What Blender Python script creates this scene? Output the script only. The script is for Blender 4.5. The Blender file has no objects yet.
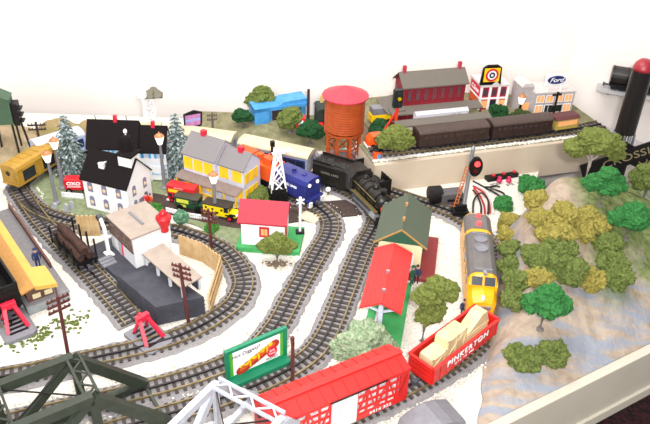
import bpy, bmesh, math, random
from mathutils import Vector, Matrix, noise
S = 0.01            # everything below is written in centimetres, the layout is built at its real size
C = bpy.context.scene.collection
PI = math.pi
random.seed(7)
# ---------------------------------------------------------------- camera (85 cm above the layout board)
F, TH, RO, H = 700.0, math.radians(33), math.radians(-2), 85.0
fw = Vector((0, math.cos(TH), -math.sin(TH)))
r0 = Vector((1, 0, 0)); u0 = Vector((0, math.sin(TH), math.cos(TH)))
RR = math.cos(RO)*r0 - math.sin(RO)*u0
UU = math.sin(RO)*r0 + math.cos(RO)*u0
def ray(px, py): return fw + RR*((px-325)/F) + UU*((212-py)/F)
def at(px, py, z=0):
    d = ray(px, py); t = (z-H)/d.z
    return (d.x*t, d.y*t)
def at3(px, py, z=0):
    p = at(px, py, z); return (p[0], p[1], z)
def atY(px, py, Y):
    d = ray(px, py); t = Y/d.y
    return (d.x*t, H+d.z*t)
def line(pa, pb, z=0):
    a = at(*pa, z); b = at(*pb, z)
    return a, math.atan2(b[1]-a[1], b[0]-a[0]), math.hypot(b[0]-a[0], b[1]-a[1])
cd = bpy.data.cameras.new('camera'); cam = bpy.data.objects.new('camera', cd); C.objects.link(cam)
cd.sensor_width = 36; cd.lens = F/650*36; cd.clip_start = 0.01; cd.clip_end = 50
m = Matrix((RR, UU, -fw)).transposed().to_4x4(); m.translation = Vector((0, 0, H*S)); cam.matrix_world = m
bpy.context.scene.camera = cam
# ---------------------------------------------------------------- materials
MC = {}
def mat(name, col, rough=0.6, col2=None, sc=120, bump=0.0, bsc=None, metal=0.0, emit=0.0, ecol=None, lo=0.35, hi=0.65, detail=4, spec=0.5):
    if name in MC: return MC[name]
    M = bpy.data.materials.new(name); M.use_nodes = True
    nt = M.node_tree; b = nt.nodes['Principled BSDF']
    b.inputs['Base Color'].default_value = (*col, 1); b.inputs['Roughness'].default_value = rough
    b.inputs['Metallic'].default_value = metal
    b.inputs['Specular IOR Level'].default_value = spec
    tc = nt.nodes.new('ShaderNodeTexCoord')
    if col2 is None: col2 = tuple(c*0.86 for c in col)
    n = nt.nodes.new('ShaderNodeTexNoise'); n.inputs['Scale'].default_value = sc; n.inputs['Detail'].default_value = detail
    r = nt.nodes.new('ShaderNodeValToRGB')
    r.color_ramp.elements[0].position = lo; r.color_ramp.elements[0].color = (*col, 1)
    r.color_ramp.elements[1].position = hi; r.color_ramp.elements[1].color = (*col2, 1)
    nt.links.new(tc.outputs['Object'], n.inputs['Vector']); nt.links.new(n.outputs['Fac'], r.inputs['Fac'])
    nt.links.new(r.outputs['Color'], b.inputs['Base Color'])
    if bump:
        n2 = nt.nodes.new('ShaderNodeTexNoise'); n2.inputs['Scale'].default_value = bsc or sc*2; n2.inputs['Detail'].default_value = 6
        bp = nt.nodes.new('ShaderNodeBump'); bp.inputs['Strength'].default_value = bump; bp.inputs['Distance'].default_value = 0.004
        nt.links.new(tc.outputs['Object'], n2.inputs['Vector']); nt.links.new(n2.outputs['Fac'], bp.inputs['Height'])
        nt.links.new(bp.outputs['Normal'], b.inputs['Normal'])
    if emit:
        b.inputs['Emission Color'].default_value = (*(ecol or col), 1); b.inputs['Emission Strength'].default_value = emit
    MC[name] = M
    return M
def hx(s):
    s = s.lstrip('#'); v = [int(s[i:i+2], 16)/255 for i in (0, 2, 4)]
    return tuple(c/12.92 if c <= 0.04045 else ((c+0.055)/1.055)**2.4 for c in v)
WHITE = mat('white_paint', hx('#f6f5f7'), 0.5, hx('#f2f1f4'))
BLACK = mat('black_plastic', hx('#151314'), 0.45, spec=0.3)
SHINGLE = mat('black_shingle', hx('#1d1718'), 0.9, hx('#181314'), 500, 0.15, spec=0.15)
IRON = mat('locomotive_black', hx('#191715'), 0.38, hx('#24211d'), 80, spec=0.35)
RED = mat('red_plastic', hx('#d0202a'), 0.35)
TOYRED = mat('bumper_red', hx('#dc2440'), 0.4)
CARRED = mat('freight_car_red', hx('#d0201b'), 0.45, hx('#c41e1a'), 60)
MAROON = mat('maroon_brick', hx('#8e1626'), 0.7, hx('#741222'), 200)
YEL = mat('yellow_trim', hx('#ffd21c'), 0.5, hx('#fcca14'))
LOCOY = mat('locomotive_yellow', hx('#f2ad10'), 0.35, hx('#e8a20c'), 50)
CARY = mat('dull_yellow_paint', hx('#b0872f'), 0.5, hx('#a07a28'), 90)
GREYR = mat('grey_roofing', hx('#7d797a'), 0.8, hx('#767273'), 500)
SLATE = mat('slate_roofing', hx('#6a635a'), 0.85, hx('#625b53'), 500)
DGREY = mat('dark_grey_plastic', hx('#4c4c52'), 0.6, hx('#43434a'), 100)
MGREY = mat('mid_grey_plastic', hx('#7f7e85'), 0.55)
STEEL = mat('silver_metal', hx('#aab0b8'), 0.3, metal=0.6)
NAVY = mat('navy_paint', hx('#232c6b'), 0.4)
BLUE = mat('blue_plastic', hx('#2a317c'), 0.35)
SKYB = mat('sky_blue_paint', hx('#4d9bd6'), 0.5, hx('#3d8bc8'), 60)
LILAC = mat('pale_lilac_siding', hx('#d0d0e2'), 0.6, hx('#c8c8da'))
ORANGE = mat('orange_plastic', hx('#e2571c'), 0.45)
TANKO = mat('tank_orange', hx('#b4501f'), 0.5, hx('#a4461a'), 60)
PINKR = mat('tank_roof_red', hx('#cc3547'), 0.5)
BROWNP = mat('pole_brown', hx('#5d2a28'), 0.6)
CARB = mat('coach_brown', hx('#372522'), 0.5, hx('#2b1c1a'), 60)
WOOD = mat('fence_wood', hx('#d0b184'), 0.7, hx('#bd9a6a'), 60)
CRATE = mat('crate_wood', hx('#dccba0'), 0.7, hx('#cdbb8c'), 60)
LOGW = mat('log_bark', hx('#4a2c22'), 0.85, hx('#33201a'), 150, 0.5)
ROAD = mat('road_brown', hx('#4a3a34'), 0.9, hx('#3a2d29'), 150, 0.3)
BED = mat('roadbed_grey', hx('#938f8f'), 0.95, hx('#7f7b7c'), 400, 0.4)
TIE = mat('tie_brown', hx('#4a4240'), 0.85, hx('#383230'), 200)
RAIL = mat('rail_bronze', hx('#6e5e3e'), 0.4, hx('#8f8060'), 60, metal=0.4)
RAILK = mat('rail_black', hx('#1e1b1c'), 0.3)
GRASS = mat('grass_mat', hx('#868f6c'), 0.95, hx('#6f7a58'), 90, 0.5, 400)
GREENB = mat('green_board', hx('#3da35c'), 0.6, hx('#36924f'), 50)
SIGNG = mat('sign_green', hx('#12805c'), 0.45)
STNG = mat('station_green_roof', hx('#4c5648'), 0.7, hx('#4d5847'), 120)
CREAM = mat('cream_wall', hx('#efe0b6'), 0.6)
TAN = mat('tan_board', hx('#cdbda9'), 0.6, hx('#c3b29d'), 12)
GOLD = mat('gold_roofing', hx('#cfa950'), 0.55, hx('#c69f48'), 40)
GOLD_SHADE = mat('gold_roofing_shaded', hx('#b98646'), 0.6)  # gold roof's shaded side, the shade put into the colour
BRN = mat('brown_plastic', hx('#5c4038'), 0.65)
TRUSS = mat('bridge_green', hx('#333a2f'), 0.5, hx('#2a3027'), 80)
TRUSSG = mat('bridge_grey', hx('#c2c6d0'), 0.45, hx('#b4b8c4'), 60)
GLOW = mat('lamp_globe', hx('#fff4e0'), 0.4, emit=1.3, ecol=(1, .93, .8))
LIT = mat('lit_window', hx('#e8a870'), 0.5, emit=0.35, ecol=hx('#ffab68'))
CANDLE = mat('candle_glow', hx('#e9c9a0'), 0.5, emit=0.1, ecol=hx('#f3b070'))
PANE = mat('grey_window_pane', hx('#8d8aa0'), 0.3)
DPANE = mat('dark_window_pane', hx('#272c33'), 0.2)
REDL = mat('red_signal_light', hx('#ff2a2a'), 0.3, emit=3.0, ecol=(1, .05, .05))
SKIN = mat('skin', hx('#d9a585'), 0.6)
ROCK = mat('grey_rock', hx('#a2a0a4'), 0.9, hx('#7e7c82'), 100, 0.5)
CONC = mat('platform_tan', hx('#a4968a'), 0.75, hx('#9b8d81'), 60)
DECK = mat('platform_charcoal', hx('#43434c'), 0.8, hx('#393941'), 60)
TRUNK = mat('trunk_grey', hx('#7d7572'), 0.9, hx('#5f5855'), 200)
def foliage(name, a, b): return mat(name, hx(a), 0.95, hx(b), 260, 0.9, 500, lo=0.3, hi=0.7, spec=0.1)
FOL = foliage('olive_foam', '#7f8748', '#59632e')
FOG = foliage('bright_green_foam', '#46894a', '#2c6434')
FOY = foliage('yellow_green_foam', '#aa9c55', '#7b7636')
FOD = foliage('dark_green_foam', '#2f5a35', '#1d3e24')
FOM = foliage('moss_green_foam', '#7b8648', '#4c5c30')
# ---------------------------------------------------------------- mesh builder
ICO = {}
def ico(n):
    if n not in ICO:
        bm = bmesh.new(); bmesh.ops.create_icosphere(bm, subdivisions=n, radius=1)
        ICO[n] = ([v.co.copy() for v in bm.verts], [[v.index for v in f.verts] for f in bm.faces]); bm.free()
    return ICO[n]
class B:
    def __init__(s): s.v = []; s.f = []; s.mi = []; s.T = Matrix()
    def add(s, vs, fs, m=0):
        k = len(s.v); s.v += [s.T @ Vector(p) for p in vs]
        s.f += [[k+i for i in f] for f in fs]; s.mi += [m]*len(fs); return s
    def box(s, x0, x1, y0, y1, z0, z1, m=0):
        return s.add([(x, y, z) for z in (z0, z1) for y in (y0, y1) for x in (x0, x1)],
                     [(0, 2, 3, 1), (4, 5, 7, 6), (0, 1, 5, 4), (2, 6, 7, 3), (0, 4, 6, 2), (1, 3, 7, 5)], m)
    def cb(s, c, d, m=0):
        return s.box(c[0]-d[0]/2, c[0]+d[0]/2, c[1]-d[1]/2, c[1]+d[1]/2, c[2]-d[2]/2, c[2]+d[2]/2, m)
    def prism(s, poly, ax, a, b, m=0):
        n = len(poly)
        def mk(p, t): return (t, p[0], p[1]) if ax == 'x' else (p[0], t, p[1]) if ax == 'y' else (p[0], p[1], t)
        vs = [mk(p, a) for p in poly]+[mk(p, b) for p in poly]
        return s.add(vs, [list(range(n)), list(range(2*n-1, n-1, -1))]+[(i, (i+1) % n, n+(i+1) % n, n+i) for i in range(n)], m)
    def tube(s, p0, p1, r, n=8, r1=None, m=0):
        p0 = Vector(p0); p1 = Vector(p1); d = (p1-p0).normalized()
        a = d.orthogonal().normalized(); b = d.cross(a); r1 = r if r1 is None else r1
        cs = [(math.cos(2*PI*i/n), math.sin(2*PI*i/n)) for i in range(n)]
        vs = [p0+(a*c+b*q)*r for c, q in cs]+[p1+(a*c+b*q)*r1 for c, q in cs]
        return s.add(vs, [list(range(n)), list(range(2*n-1, n-1, -1))]+[(i, (i+1) % n, n+(i+1) % n, n+i) for i in range(n)], m)
    def bar(s, p0, p1, w, h, m=0):
        p0 = Vector(p0); p1 = Vector(p1); d = (p1-p0).normalized()
        up = Vector((0, 0, 1)) if abs(d.z) < 0.95 else Vector((1, 0, 0))
        a = d.cross(up).normalized()*w/2; b = a.cross(d).normalized()*h/2
        vs = [q+x*a+y*b for q in (p0, p1) for x, y in ((-1, -1), (1, -1), (1, 1), (-1, 1))]
        return s.add(vs, [(0, 1, 2, 3), (7, 6, 5, 4), (0, 4, 5, 1), (1, 5, 6, 2), (2, 6, 7, 3), (3, 7, 4, 0)], m)
    def path(s, pts, r, n=6, m=0, flat=None):
        P = [Vector(p) for p in pts]; k = len(P); vs = []; fs = []
        for i, p in enumerate(P):
            d = (P[min(i+1, k-1)]-P[max(i-1, 0)]).normalized()
            a = d.cross(Vector((0, 0, 1)))
            a = a.normalized() if a.length > 1e-4 else Vector((1, 0, 0)); b = a.cross(d)
            if flat: vs += [p+a*x*flat[0]/2+b*y*flat[1]/2 for x, y in ((-1, -1), (1, -1), (1, 1), (-1, 1))]
            else: vs += [p+(a*math.cos(2*PI*j/n)+b*math.sin(2*PI*j/n))*r for j in range(n)]
        if flat: n = 4
        for i in range(k-1):
            fs += [(i*n+j, i*n+(j+1) % n, (i+1)*n+(j+1) % n, (i+1)*n+j) for j in range(n)]
        fs += [list(range(n)), list(range(k*n-1, (k-1)*n-1, -1))]
        return s.add(vs, fs, m)
    def lathe(s, prof, c=(0, 0), n=20, m=0):
        vs = []; fs = []
        for r, z in prof: vs += [(c[0]+max(r, 1e-3)*math.cos(2*PI*j/n), c[1]+max(r, 1e-3)*math.sin(2*PI*j/n), z) for j in range(n)]
        k = len(prof)
        for i in range(k-1): fs += [(i*n+j, i*n+(j+1) % n, (i+1)*n+(j+1) % n, (i+1)*n+j) for j in range(n)]
        fs += [list(range(n-1, -1, -1)), list(range((k-1)*n, k*n))]
        return s.add(vs, fs, m)
    def ball(s, c, r, sub=2, sc=(1, 1, 1), m=0):
        vs, fs = ico(sub); return s.add([(c[0]+v.x*r*sc[0], c[1]+v.y*r*sc[1], c[2]+v.z*r*sc[2]) for v in vs], fs, m)
    def lump(s, c, r, seed, sub=3, amp=0.3, fr=1.6, m=0):
        vs, fs = ico(sub); out = []
        for v in vs:
            q = v*fr+Vector((seed*3.1, seed*1.7, seed*0.9))
            k = 1+amp*noise.noise(q)*1.3+amp*0.55*noise.noise(q*3.3)+amp*0.5*noise.noise(q*8)
            out.append((c[0]+v.x*r[0]*k, c[1]+v.y*r[1]*k, c[2]+v.z*r[2]*k))
        return s.add(out, fs, m)
    def build(s, name, mats, parent=None, smooth=False, loc=(0, 0, 0), rz=0, bevel=0):
        me = bpy.data.meshes.new(name)
        me.from_pydata([p*S for p in s.v], [], s.f)
        for M in (mats if isinstance(mats, (list, tuple)) else [mats]): me.materials.append(M)
        for p, i in zip(me.polygons, s.mi): p.material_index = i; p.use_smooth = smooth
        bm = bmesh.new(); bm.from_mesh(me); bmesh.ops.recalc_face_normals(bm, faces=bm.faces)
        if bevel:
            bmesh.ops.bevel(bm, geom=[e for e in bm.edges if len(e.link_faces) == 2 and e.calc_face_angle(0) > 0.5], offset=bevel*S, segments=2, profile=0.6, affect='EDGES', clamp_overlap=True)
        bm.to_mesh(me); bm.free()
        o = bpy.data.objects.new(name, me); C.objects.link(o)
        o.location = Vector(loc)*S; o.rotation_euler = (0, 0, rz)
        if parent: o.parent = parent
        return o
def tag(o, label, cat, group=None, kind=None):
    if label: o['label'] = label
    if cat: o['category'] = cat
    if group: o['group'] = group
    if kind: o['kind'] = kind
    return o
def thing(name, label, cat, loc, rz=0, group=None):
    o = bpy.data.objects.new(name, None); C.objects.link(o); o.empty_display_size = 0.02
    z = loc[2] if len(loc) > 2 else 0
    o.location = Vector((loc[0], loc[1], z))*S; o.rotation_euler = (0, 0, rz)
    return tag(o, label, cat, group)
def struct(o): o['kind'] = 'structure'; return o
def dup(root, loc, rz, label=None):
    r = root.copy(); C.objects.link(r); r.location = Vector((loc[0], loc[1], loc[2] if len(loc) > 2 else 0))*S; r.rotation_euler = (0, 0, rz)
    if label: r['label'] = label
    for ch in list(root.children):
        c = ch.copy(); C.objects.link(c); c.parent = r
        for g in list(ch.children):
            d = g.copy(); C.objects.link(d); d.parent = c
    return r
FONTC = {}
def text(name, st, size, M, parent, T, ext=0.03, shear=0, bold=0.0, sx=1.0, align='CENTER', space=1.0):
    """letters as mesh; T places the text plane (x right, y up) in the parent's centimetres"""
    cu = bpy.data.curves.new(name, 'FONT'); cu.body = st; cu.size = size; cu.align_x = align; cu.align_y = 'CENTER'
    cu.extrude = ext; cu.shear = shear; cu.offset = bold; cu.resolution_u = 3; cu.space_character = space
    t = bpy.data.objects.new(name, cu); C.objects.link(t)
    bpy.context.view_layer.update()
    me = bpy.data.meshes.new_from_object(t.evaluated_get(bpy.context.evaluated_depsgraph_get()))
    bpy.data.objects.remove(t); me.name = name
    me.transform(Matrix.Scale(S, 4) @ T @ Matrix.Diagonal((sx, 1, 1, 1)))
    me.materials.clear(); me.materials.append(M)
    o = bpy.data.objects.new(name, me); C.objects.link(o); o.parent = parent
    return o
def upright(x, y, z, rz=0):   # text plane standing up, facing -y before rotation rz
    return Matrix.Translation((x, y, z)) @ Matrix.Rotation(rz, 4, 'Z') @ Matrix.Rotation(PI/2, 4, 'X')
def catmull(pts, step=0.8):
    P = [Vector((p[0], p[1], 0)) for p in pts]; P = [P[0]*2-P[1]]+P+[P[-1]*2-P[-2]]
    dense = []
    for i in range(1, len(P)-2):
        a, b, c, d = P[i-1:i+3]
        for k in range(24):
            t = k/24
            dense.append(0.5*((2*b)+(c-a)*t+(2*a-5*b+4*c-d)*t*t+(3*b-a-3*c+d)*t**3))
    dense.append(P[-2]); out = [dense[0]]; acc = 0
    for p, q in zip(dense, dense[1:]):
        L = (q-p).length; 
        while acc+L >= step:
            u = (step-acc)/L; p = p.lerp(q, u); out.append(p.copy()); L = (q-p).length; acc = 0
        acc += L
    return out
def gable(b, L, W, h, rise, m=0, z0=0):      # walls with gable ends at x=0 and x=L
    b.prism([(0, z0), (W, z0), (W, h), (W/2, h+rise), (0, h)], 'x', 0, L, m)
def groof(b, L, W, h, rise, ov=0.5, t=0.3, ovx=0.5, m=0):
    k = rise/(W/2)
    b.prism([(-ov, h-ov*k), (W/2, h+rise), (W+ov, h-ov*k), (W+ov, h-ov*k+t), (W/2, h+rise+t), (-ov, h-ov*k+t)], 'x', -ovx, L+ovx, m)
# ---------------------------------------------------------------- the setting
O2 = Vector((13.5, 141.5)); E2 = Vector((.953, .303)); N2 = Vector((-.303, .953)); UP = 7.5; HUP = math.atan2(.303, .953)
def ab(a, b, z=UP): p = O2+E2*a+N2*b; return (p.x, p.y, z)
SNOW = mat('white_ballast', hx('#ebe7de'), 0.9, hx('#c9bfae'), 260, 1.0, 320, lo=0.44, hi=0.74, spec=0.1)
def snow_specks():
    nt = SNOW.node_tree; b = nt.nodes['Principled BSDF']; old = b.inputs['Base Color'].links[0].from_socket
    tc = nt.nodes.new('ShaderNodeTexCoord'); n = nt.nodes.new('ShaderNodeTexNoise'); n.inputs['Scale'].default_value = 130; n.inputs['Detail'].default_value = 3
    r = nt.nodes.new('ShaderNodeValToRGB'); r.color_ramp.elements[0].position = 0.64; r.color_ramp.elements[0].color = (0, 0, 0, 1)
    r.color_ramp.elements[1].position = 0.70; r.color_ramp.elements[1].color = (.8, .8, .8, 1)
    mx = nt.nodes.new('ShaderNodeMix'); mx.data_type = 'RGBA'; mx.inputs[7].default_value = (*hx('#b9a184'), 1)
    nt.links.new(tc.outputs['Object'], n.inputs['Vector']); nt.links.new(n.outputs['Fac'], r.inputs['Fac'])
    nt.links.new(r.outputs['Color'], mx.inputs[0]); nt.links.new(old, mx.inputs[6]); nt.links.new(mx.outputs[2], b.inputs['Base Color'])
snow_specks()
BOARD = mat('cream_edge_board', hx('#c6bfb0'), 0.55, hx('#bfb7a8'), 10)
CARPET = mat('maroon_carpet', hx('#4a2028'), 0.95, hx('#1f1416'), 60, 0.6, 200, lo=0.42, hi=0.58)
WALLM = mat('wall_paint', hx('#f0e8e2'), 0.85, hx('#ede4de'), 2)
edgeE = Vector((26, 72.5)); edgeU = Vector((.859, .512)); edgeN = Vector((-.512, .859))
def ad(a, d): p = edgeE+edgeU*a+edgeN*d; return (p.x, p.y)
poly = [(-125, 25), ad(-93, 0), ad(100, 0), ad(100, 40), ad(46, 40), (53, 153.2), (53, 176), (-125, 176)]
b = B(); b.prism(poly, 'z', -2.2, 0); struct(b.build('layout_ground', SNOW))
b = B(); T0 = ad(-93, -.6); T1 = ad(100, -.6)
for (p, q, z0, z1) in ((ad(-93, 0), ad(100, 0), -9.3, 0.55),):
    n = edgeN*-1.6
    b.prism([p, q, (q[0]+n.x, q[1]+n.y), (p[0]+n.x, p[1]+n.y)], 'z', z0, z1)
o = b.build('trim_1', BOARD, bevel=.15); struct(o)
b = B(); n = edgeN*-2.1; p = ad(-93, 0); q = ad(100, 0)
b.prism([p, q, (q[0]+n.x, q[1]+n.y), (p[0]+n.x, p[1]+n.y)], 'z', -11.6, -9.3); struct(b.build('trim_2', BOARD, bevel=.15))
b = B(); b.box(-260, 260, -120, 320, -78, -75); struct(b.build('floor', CARPET))
W0 = (-200, 156); W1 = (66, 196.0)
def wallq(name, p, q, z0=-75, z1=165):
    d = Vector((q[0]-p[0], q[1]-p[1])).normalized(); n = Vector((-d.y, d.x))*4
    b = B(); b.prism([p, q, (q[0]+n.x, q[1]+n.y), (p[0]+n.x, p[1]+n.y)], 'z', z0, z1); return struct(b.build(name, WALLM))
CORN = ab(62, 36); CORN = (CORN[0], CORN[1])
wl = ab(-230, 36); wr = ab(62, -150)
SHZ = 13.0; RW0 = Vector(at(598, 82.5, SHZ)); RW1 = Vector(at(650, 90.5, SHZ)); RWD = (RW1-RW0).normalized()
k_ = -8.0; CORN = RW0+RWD*k_; CORN = (CORN.x, CORN.y)
wallq('wall_back', (-240, 186), CORN)
wallq('wall_right', CORN, tuple(RW0+RWD*150))
b = B(); b.prism([at(599, 131, 7), at(662, 160, 7), at(668, 154, 7), at(606, 126, 7)], 'z', 5.4, 7); struct(b.build('trim_4', mat('side_board_grey', hx('#a8a2a4'), .6), bevel=.1))
# upper level: raised deck with its board front
b = B(); b.prism([ab(-3, 0)[:2], ab(61.5, 0)[:2], ab(61.5, 35)[:2], ab(2, 35)[:2], ab(2, 12)[:2], ab(-3.2, 9.5)[:2]], 'z', 0.02, UP-.3); struct(b.build('upper_level_deck', TAN))
b = B(); b.prism([ab(-3, -1.2)[:2], ab(61.5, -1.2)[:2], ab(61.5, 0)[:2], ab(-3, 0)[:2]], 'z', -1.5, UP); struct(b.build('trim_3', TAN, bevel=.1))
GRND = mat('scenic_ground', hx('#8b8467'), 0.95, hx('#6f6f4d'), 60, 0.6, 300)
b = B(); b.prism([ab(-3, .1)[:2], ab(61.5, .1)[:2], ab(61.5, 35)[:2], ab(2, 35)[:2], ab(2, 12)[:2], ab(-3.2, 9.5)[:2]], 'z', UP-.3, UP); struct(b.build('upper_level_ground', GRND))
b = B()
for i in range(120):
    a = -2.5+i*.5; b.lump(ab(a, .7+random.uniform(-.2, .2), UP+.12), (.6, .55, .45), i, 1, .3)
tag(b.build('ballast_edging', SNOW), 'line of loose white ballast along the top edge of the raised tan board', 'ballast', kind='stuff')
# flat scenery mats
def sheet(name, pts, z, M, seed=0, wob=.6, t=.25):
    P = catmull([*pts, pts[0]], 1.2)[:-1]
    Q = [(p.x+wob*noise.noise(Vector((p.x*.35, p.y*.35, seed))), p.y+wob*noise.noise(Vector((p.x*.35, p.y*.35, seed+9)))) for p in P]
    bm = bmesh.new(); vs = [bm.verts.new((x*S, y*S, z*S)) for x, y in Q]; f = bm.faces.new(vs)
    bmesh.ops.triangulate(bm, faces=[f], ngon_method='EAR_CLIP')
    r = bmesh.ops.extrude_face_region(bm, geom=bm.faces[:]); bmesh.ops.translate(bm, verts=[g for g in r['geom'] if isinstance(g, bmesh.types.BMVert)], vec=(0, 0, t*S))
    bmesh.ops.recalc_face_normals(bm, faces=bm.faces)
    me = bpy.data.meshes.new(name); bm.to_mesh(me); bm.free(); me.materials.append(M)
    o = bpy.data.objects.new(name, me); C.objects.link(o); return struct(o)
g = [at(*p) for p in ((26, 195), (36, 179), (62, 168), (110, 170), (190, 168), (240, 178), (205, 190), (160, 196), (160, 212), (110, 222), (70, 214), (40, 207))]
sheet('grass_mat', g, 0, GRASS, 1)
g = [at(*p) for p in ((160, 210), (205, 220), (242, 226), (236, 262), (215, 236), (185, 222))]
sheet('grass_mat', g, 0, GRASS, 2)
RC = catmull([at(*p) for p in ((138, 200), (160, 204), (185, 209), (215, 216), (245, 221), (270, 218), (295, 214), (320, 211), (345, 209), (372, 207), (405, 208), (432, 207), (456, 200))], 1.0)
b = B(); b.path([(p.x, p.y, .2) for p in RC], 0, flat=(6.6, .3)); struct(b.build('road', ROAD))
# ---------------------------------------------------------------- tracks
def track(label, pts, z=0, bed=6.5, gauge=3.3, ends=(0, 0), bedw=.5, tie=4.7):
    P = catmull(pts, .8); n = len(P); c = P[n//2]
    t = thing('track', label, 'track', (c.x, c.y, z)); 
    def off(i, s, zz):
        d = (P[min(i+1, n-1)]-P[max(i-1, 0)]).normalized(); return (P[i].x-d.y*s-c.x, P[i].y+d.x*s-c.y, zz)
    b = B(); vs = []
    for i in range(n):
        w1 = bed/2+bedw*noise.noise(Vector((P[i].x*.6, P[i].y*.6, 1))); w2 = bed/2+bedw*noise.noise(Vector((P[i].x*.6, P[i].y*.6, 5)))
        vs += [off(i, w1, 0), off(i, w1-.5, .42), off(i, -w2+.5, .42), off(i, -w2, 0)]
    b.add(vs, [(4*i+j, 4*i+(j+1) % 4, 4*i+4+(j+1) % 4, 4*i+4+j) for i in range(n-1) for j in range(4)]+[(0, 1, 2, 3), (4*n-1, 4*n-2, 4*n-3, 4*n-4)])
    b.build('roadbed', BED, t)
    b = B(); acc = 0; k = .6
    for i in range(n-1):
        p, q = P[i], P[i+1]; L = (q-p).length
        while k < acc+L:
            u = (k-acc)/L; o = p.lerp(q, u); d = (q-p).normalized(); nn = Vector((-d.y, d.x, 0))
            b.bar(o+nn*tie/2-c+Vector((0, 0, .5)), o-nn*tie/2-c+Vector((0, 0, .5)), .55, .35); k += 1.3
        acc += L
    b.build('ties', TIE, t)
    for s, M, nm in ((gauge/2, RAIL, 'rail'), (0, RAILK, 'center_rail'), (-gauge/2, RAIL, 'rail')):
        b = B(); b.path([off(i, s, .83) for i in range(n)], 0, flat=(.26 if M is RAIL else .3, .36))
        r = b.build(nm, M, t)
        if s == 0: r['label'] = 'black center rail'
    return P, t
inner = [(-66.8, 131), (-62, 126.5), (-53.4, 122.8), (-42, 122.5), (-30.4, 120.3), (-20.6, 114.8), (-15.3, 106), (-15.6, 99.2), (-18.6, 94.3), (-22.9, 90.1), (-28.8, 86.6), (-38.0, 82.9), (-50.6, 78.2), (-70, 72)]
track('curved track looping behind the loading platform and its wooden fence', inner)
siding = [(-66.2, 130.2), (-60.5, 122.9), (-54.0, 115.8), (-40.7, 101.4), (-32.4, 91.8)]
track('straight siding holding the log car, ending at a red bumper', siding, z=.03)
back = [(-66.2, 130.2), (-70.5, 137), (-68.5, 146), (-60.5, 153), (-47, 156.0), (-31, 155.2), (-19, 150.8), (-9.5, 147.0), (-2.5, 144.6), (3.5, 141.0), (7.4, 137.2), (10.2, 133.2), (11.4, 128), (10.2, 122.5), (8.0, 116.5), (4.4, 103.0), (0.4, 89), (-5, 82), (-14, 76), (-27, 70), (-45, 62)]
PB, _ = track('long track under the black steam train, running down between the sheds', back, z=.05)
st1 = [(-34, 147.5), (-22, 144), (-10, 138.5), (-3.5, 133.5), (0.8, 127.8), (1.2, 122), (-0.9, 115), (-5.0, 102.3), (-8.3, 91.5), (-12.5, 85), (-22, 79), (-36, 73.2), (-55, 66)]
P1, _ = track('track under the blue diesel, passing the green sign board', st1, z=.02)
outer = [(2, 146.5), (12, 141), (22.5, 135.0), (28.7, 131.0), (33.2, 124), (34.7, 114), (33.6, 103.5), (31.0, 96), (25.5, 88.2), (15.9, 80.4), (2.4, 71.6), (-8, 65.4), (-25, 56), (-45, 45)]
PO, _ = track('outer curved track carrying the yellow engine and the two red freight cars', outer, z=.08)
hs = [(-76.7, 117), (-64.2, 103.2), (-53.6, 90.2)]
track('short siding at the left edge under the black hopper, ending at a red bumper', hs)
G = [ab(-2.5, 4.2)[:2], ab(5, 3.3)[:2], ab(20, 3.1)[:2], ab(48, 3.4)[:2], ab(61, 4.5)[:2]]
track('raised track under the dark brown coaches', G, z=UP, bed=5, tie=4.2)
def on_track(P, px, py, z=1.0):
    """nearest point of a track to a picture point, with the heading there"""
    g = Vector((*at(px, py, z), 0)); i = min(range(1, len(P)-1), key=lambda k: (P[k]-g).length)
    d = (P[i+1]-P[i-1]).normalized(); return (P[i].x, P[i].y, 1.06), math.atan2(d.y, d.x)
# bumpers
def bumper(label, loc, rz):
    t = thing('track_bumper', label, 'bumper', loc, rz); kk = .82
    b = B(); b.prism([(-4.2, -3.3), (4.2, -3.3), (5.0, -2.4), (5.0, 2.4), (4.2, 3.3), (-4.2, 3.3)], 'z', .02, 1.0); b.build('base', MGREY, t, bevel=.12)
    b = B(); [b.box(x-.3, x+.3, -1.9, 1.9, 1.0, 1.12) for x in (-2.6, -1.2, .2, 1.6, 3)]; b.build('slats', BLACK, t)
    for s in (-1, 1):
        b = B(); b.bar((-1.0, s*.9, 5.0), (2.6, s*2.1, 1.0), .75, .6); b.bar((-1.2, s*.9, 5.0), (-2.8, s*1.5, 1.0), .6, .6); b.build('strut', TOYRED, t)
    b = B(); b.box(-1.8, -.6, -1.5, 1.5, 4.4, 5.9); b.tube((-1.8, 0, 5.1), (-2.5, 0, 5.1), .7, 12); b.build('buffer_block', TOYRED, t, bevel=.15)
    for c_ in t.children: c_.scale = (kk, kk, kk)
    return t
hd = math.atan2(92.6-101.4, -33.2+40.7)
bumper('red bumper at the end of the siding beside the charcoal loading platform', (*at(148.5, 339), 0), hd+.12)
bumper('red bumper at the left edge below the black hopper car', (*at(15.5, 327), 0), math.atan2(-13, 10.7))
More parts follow.
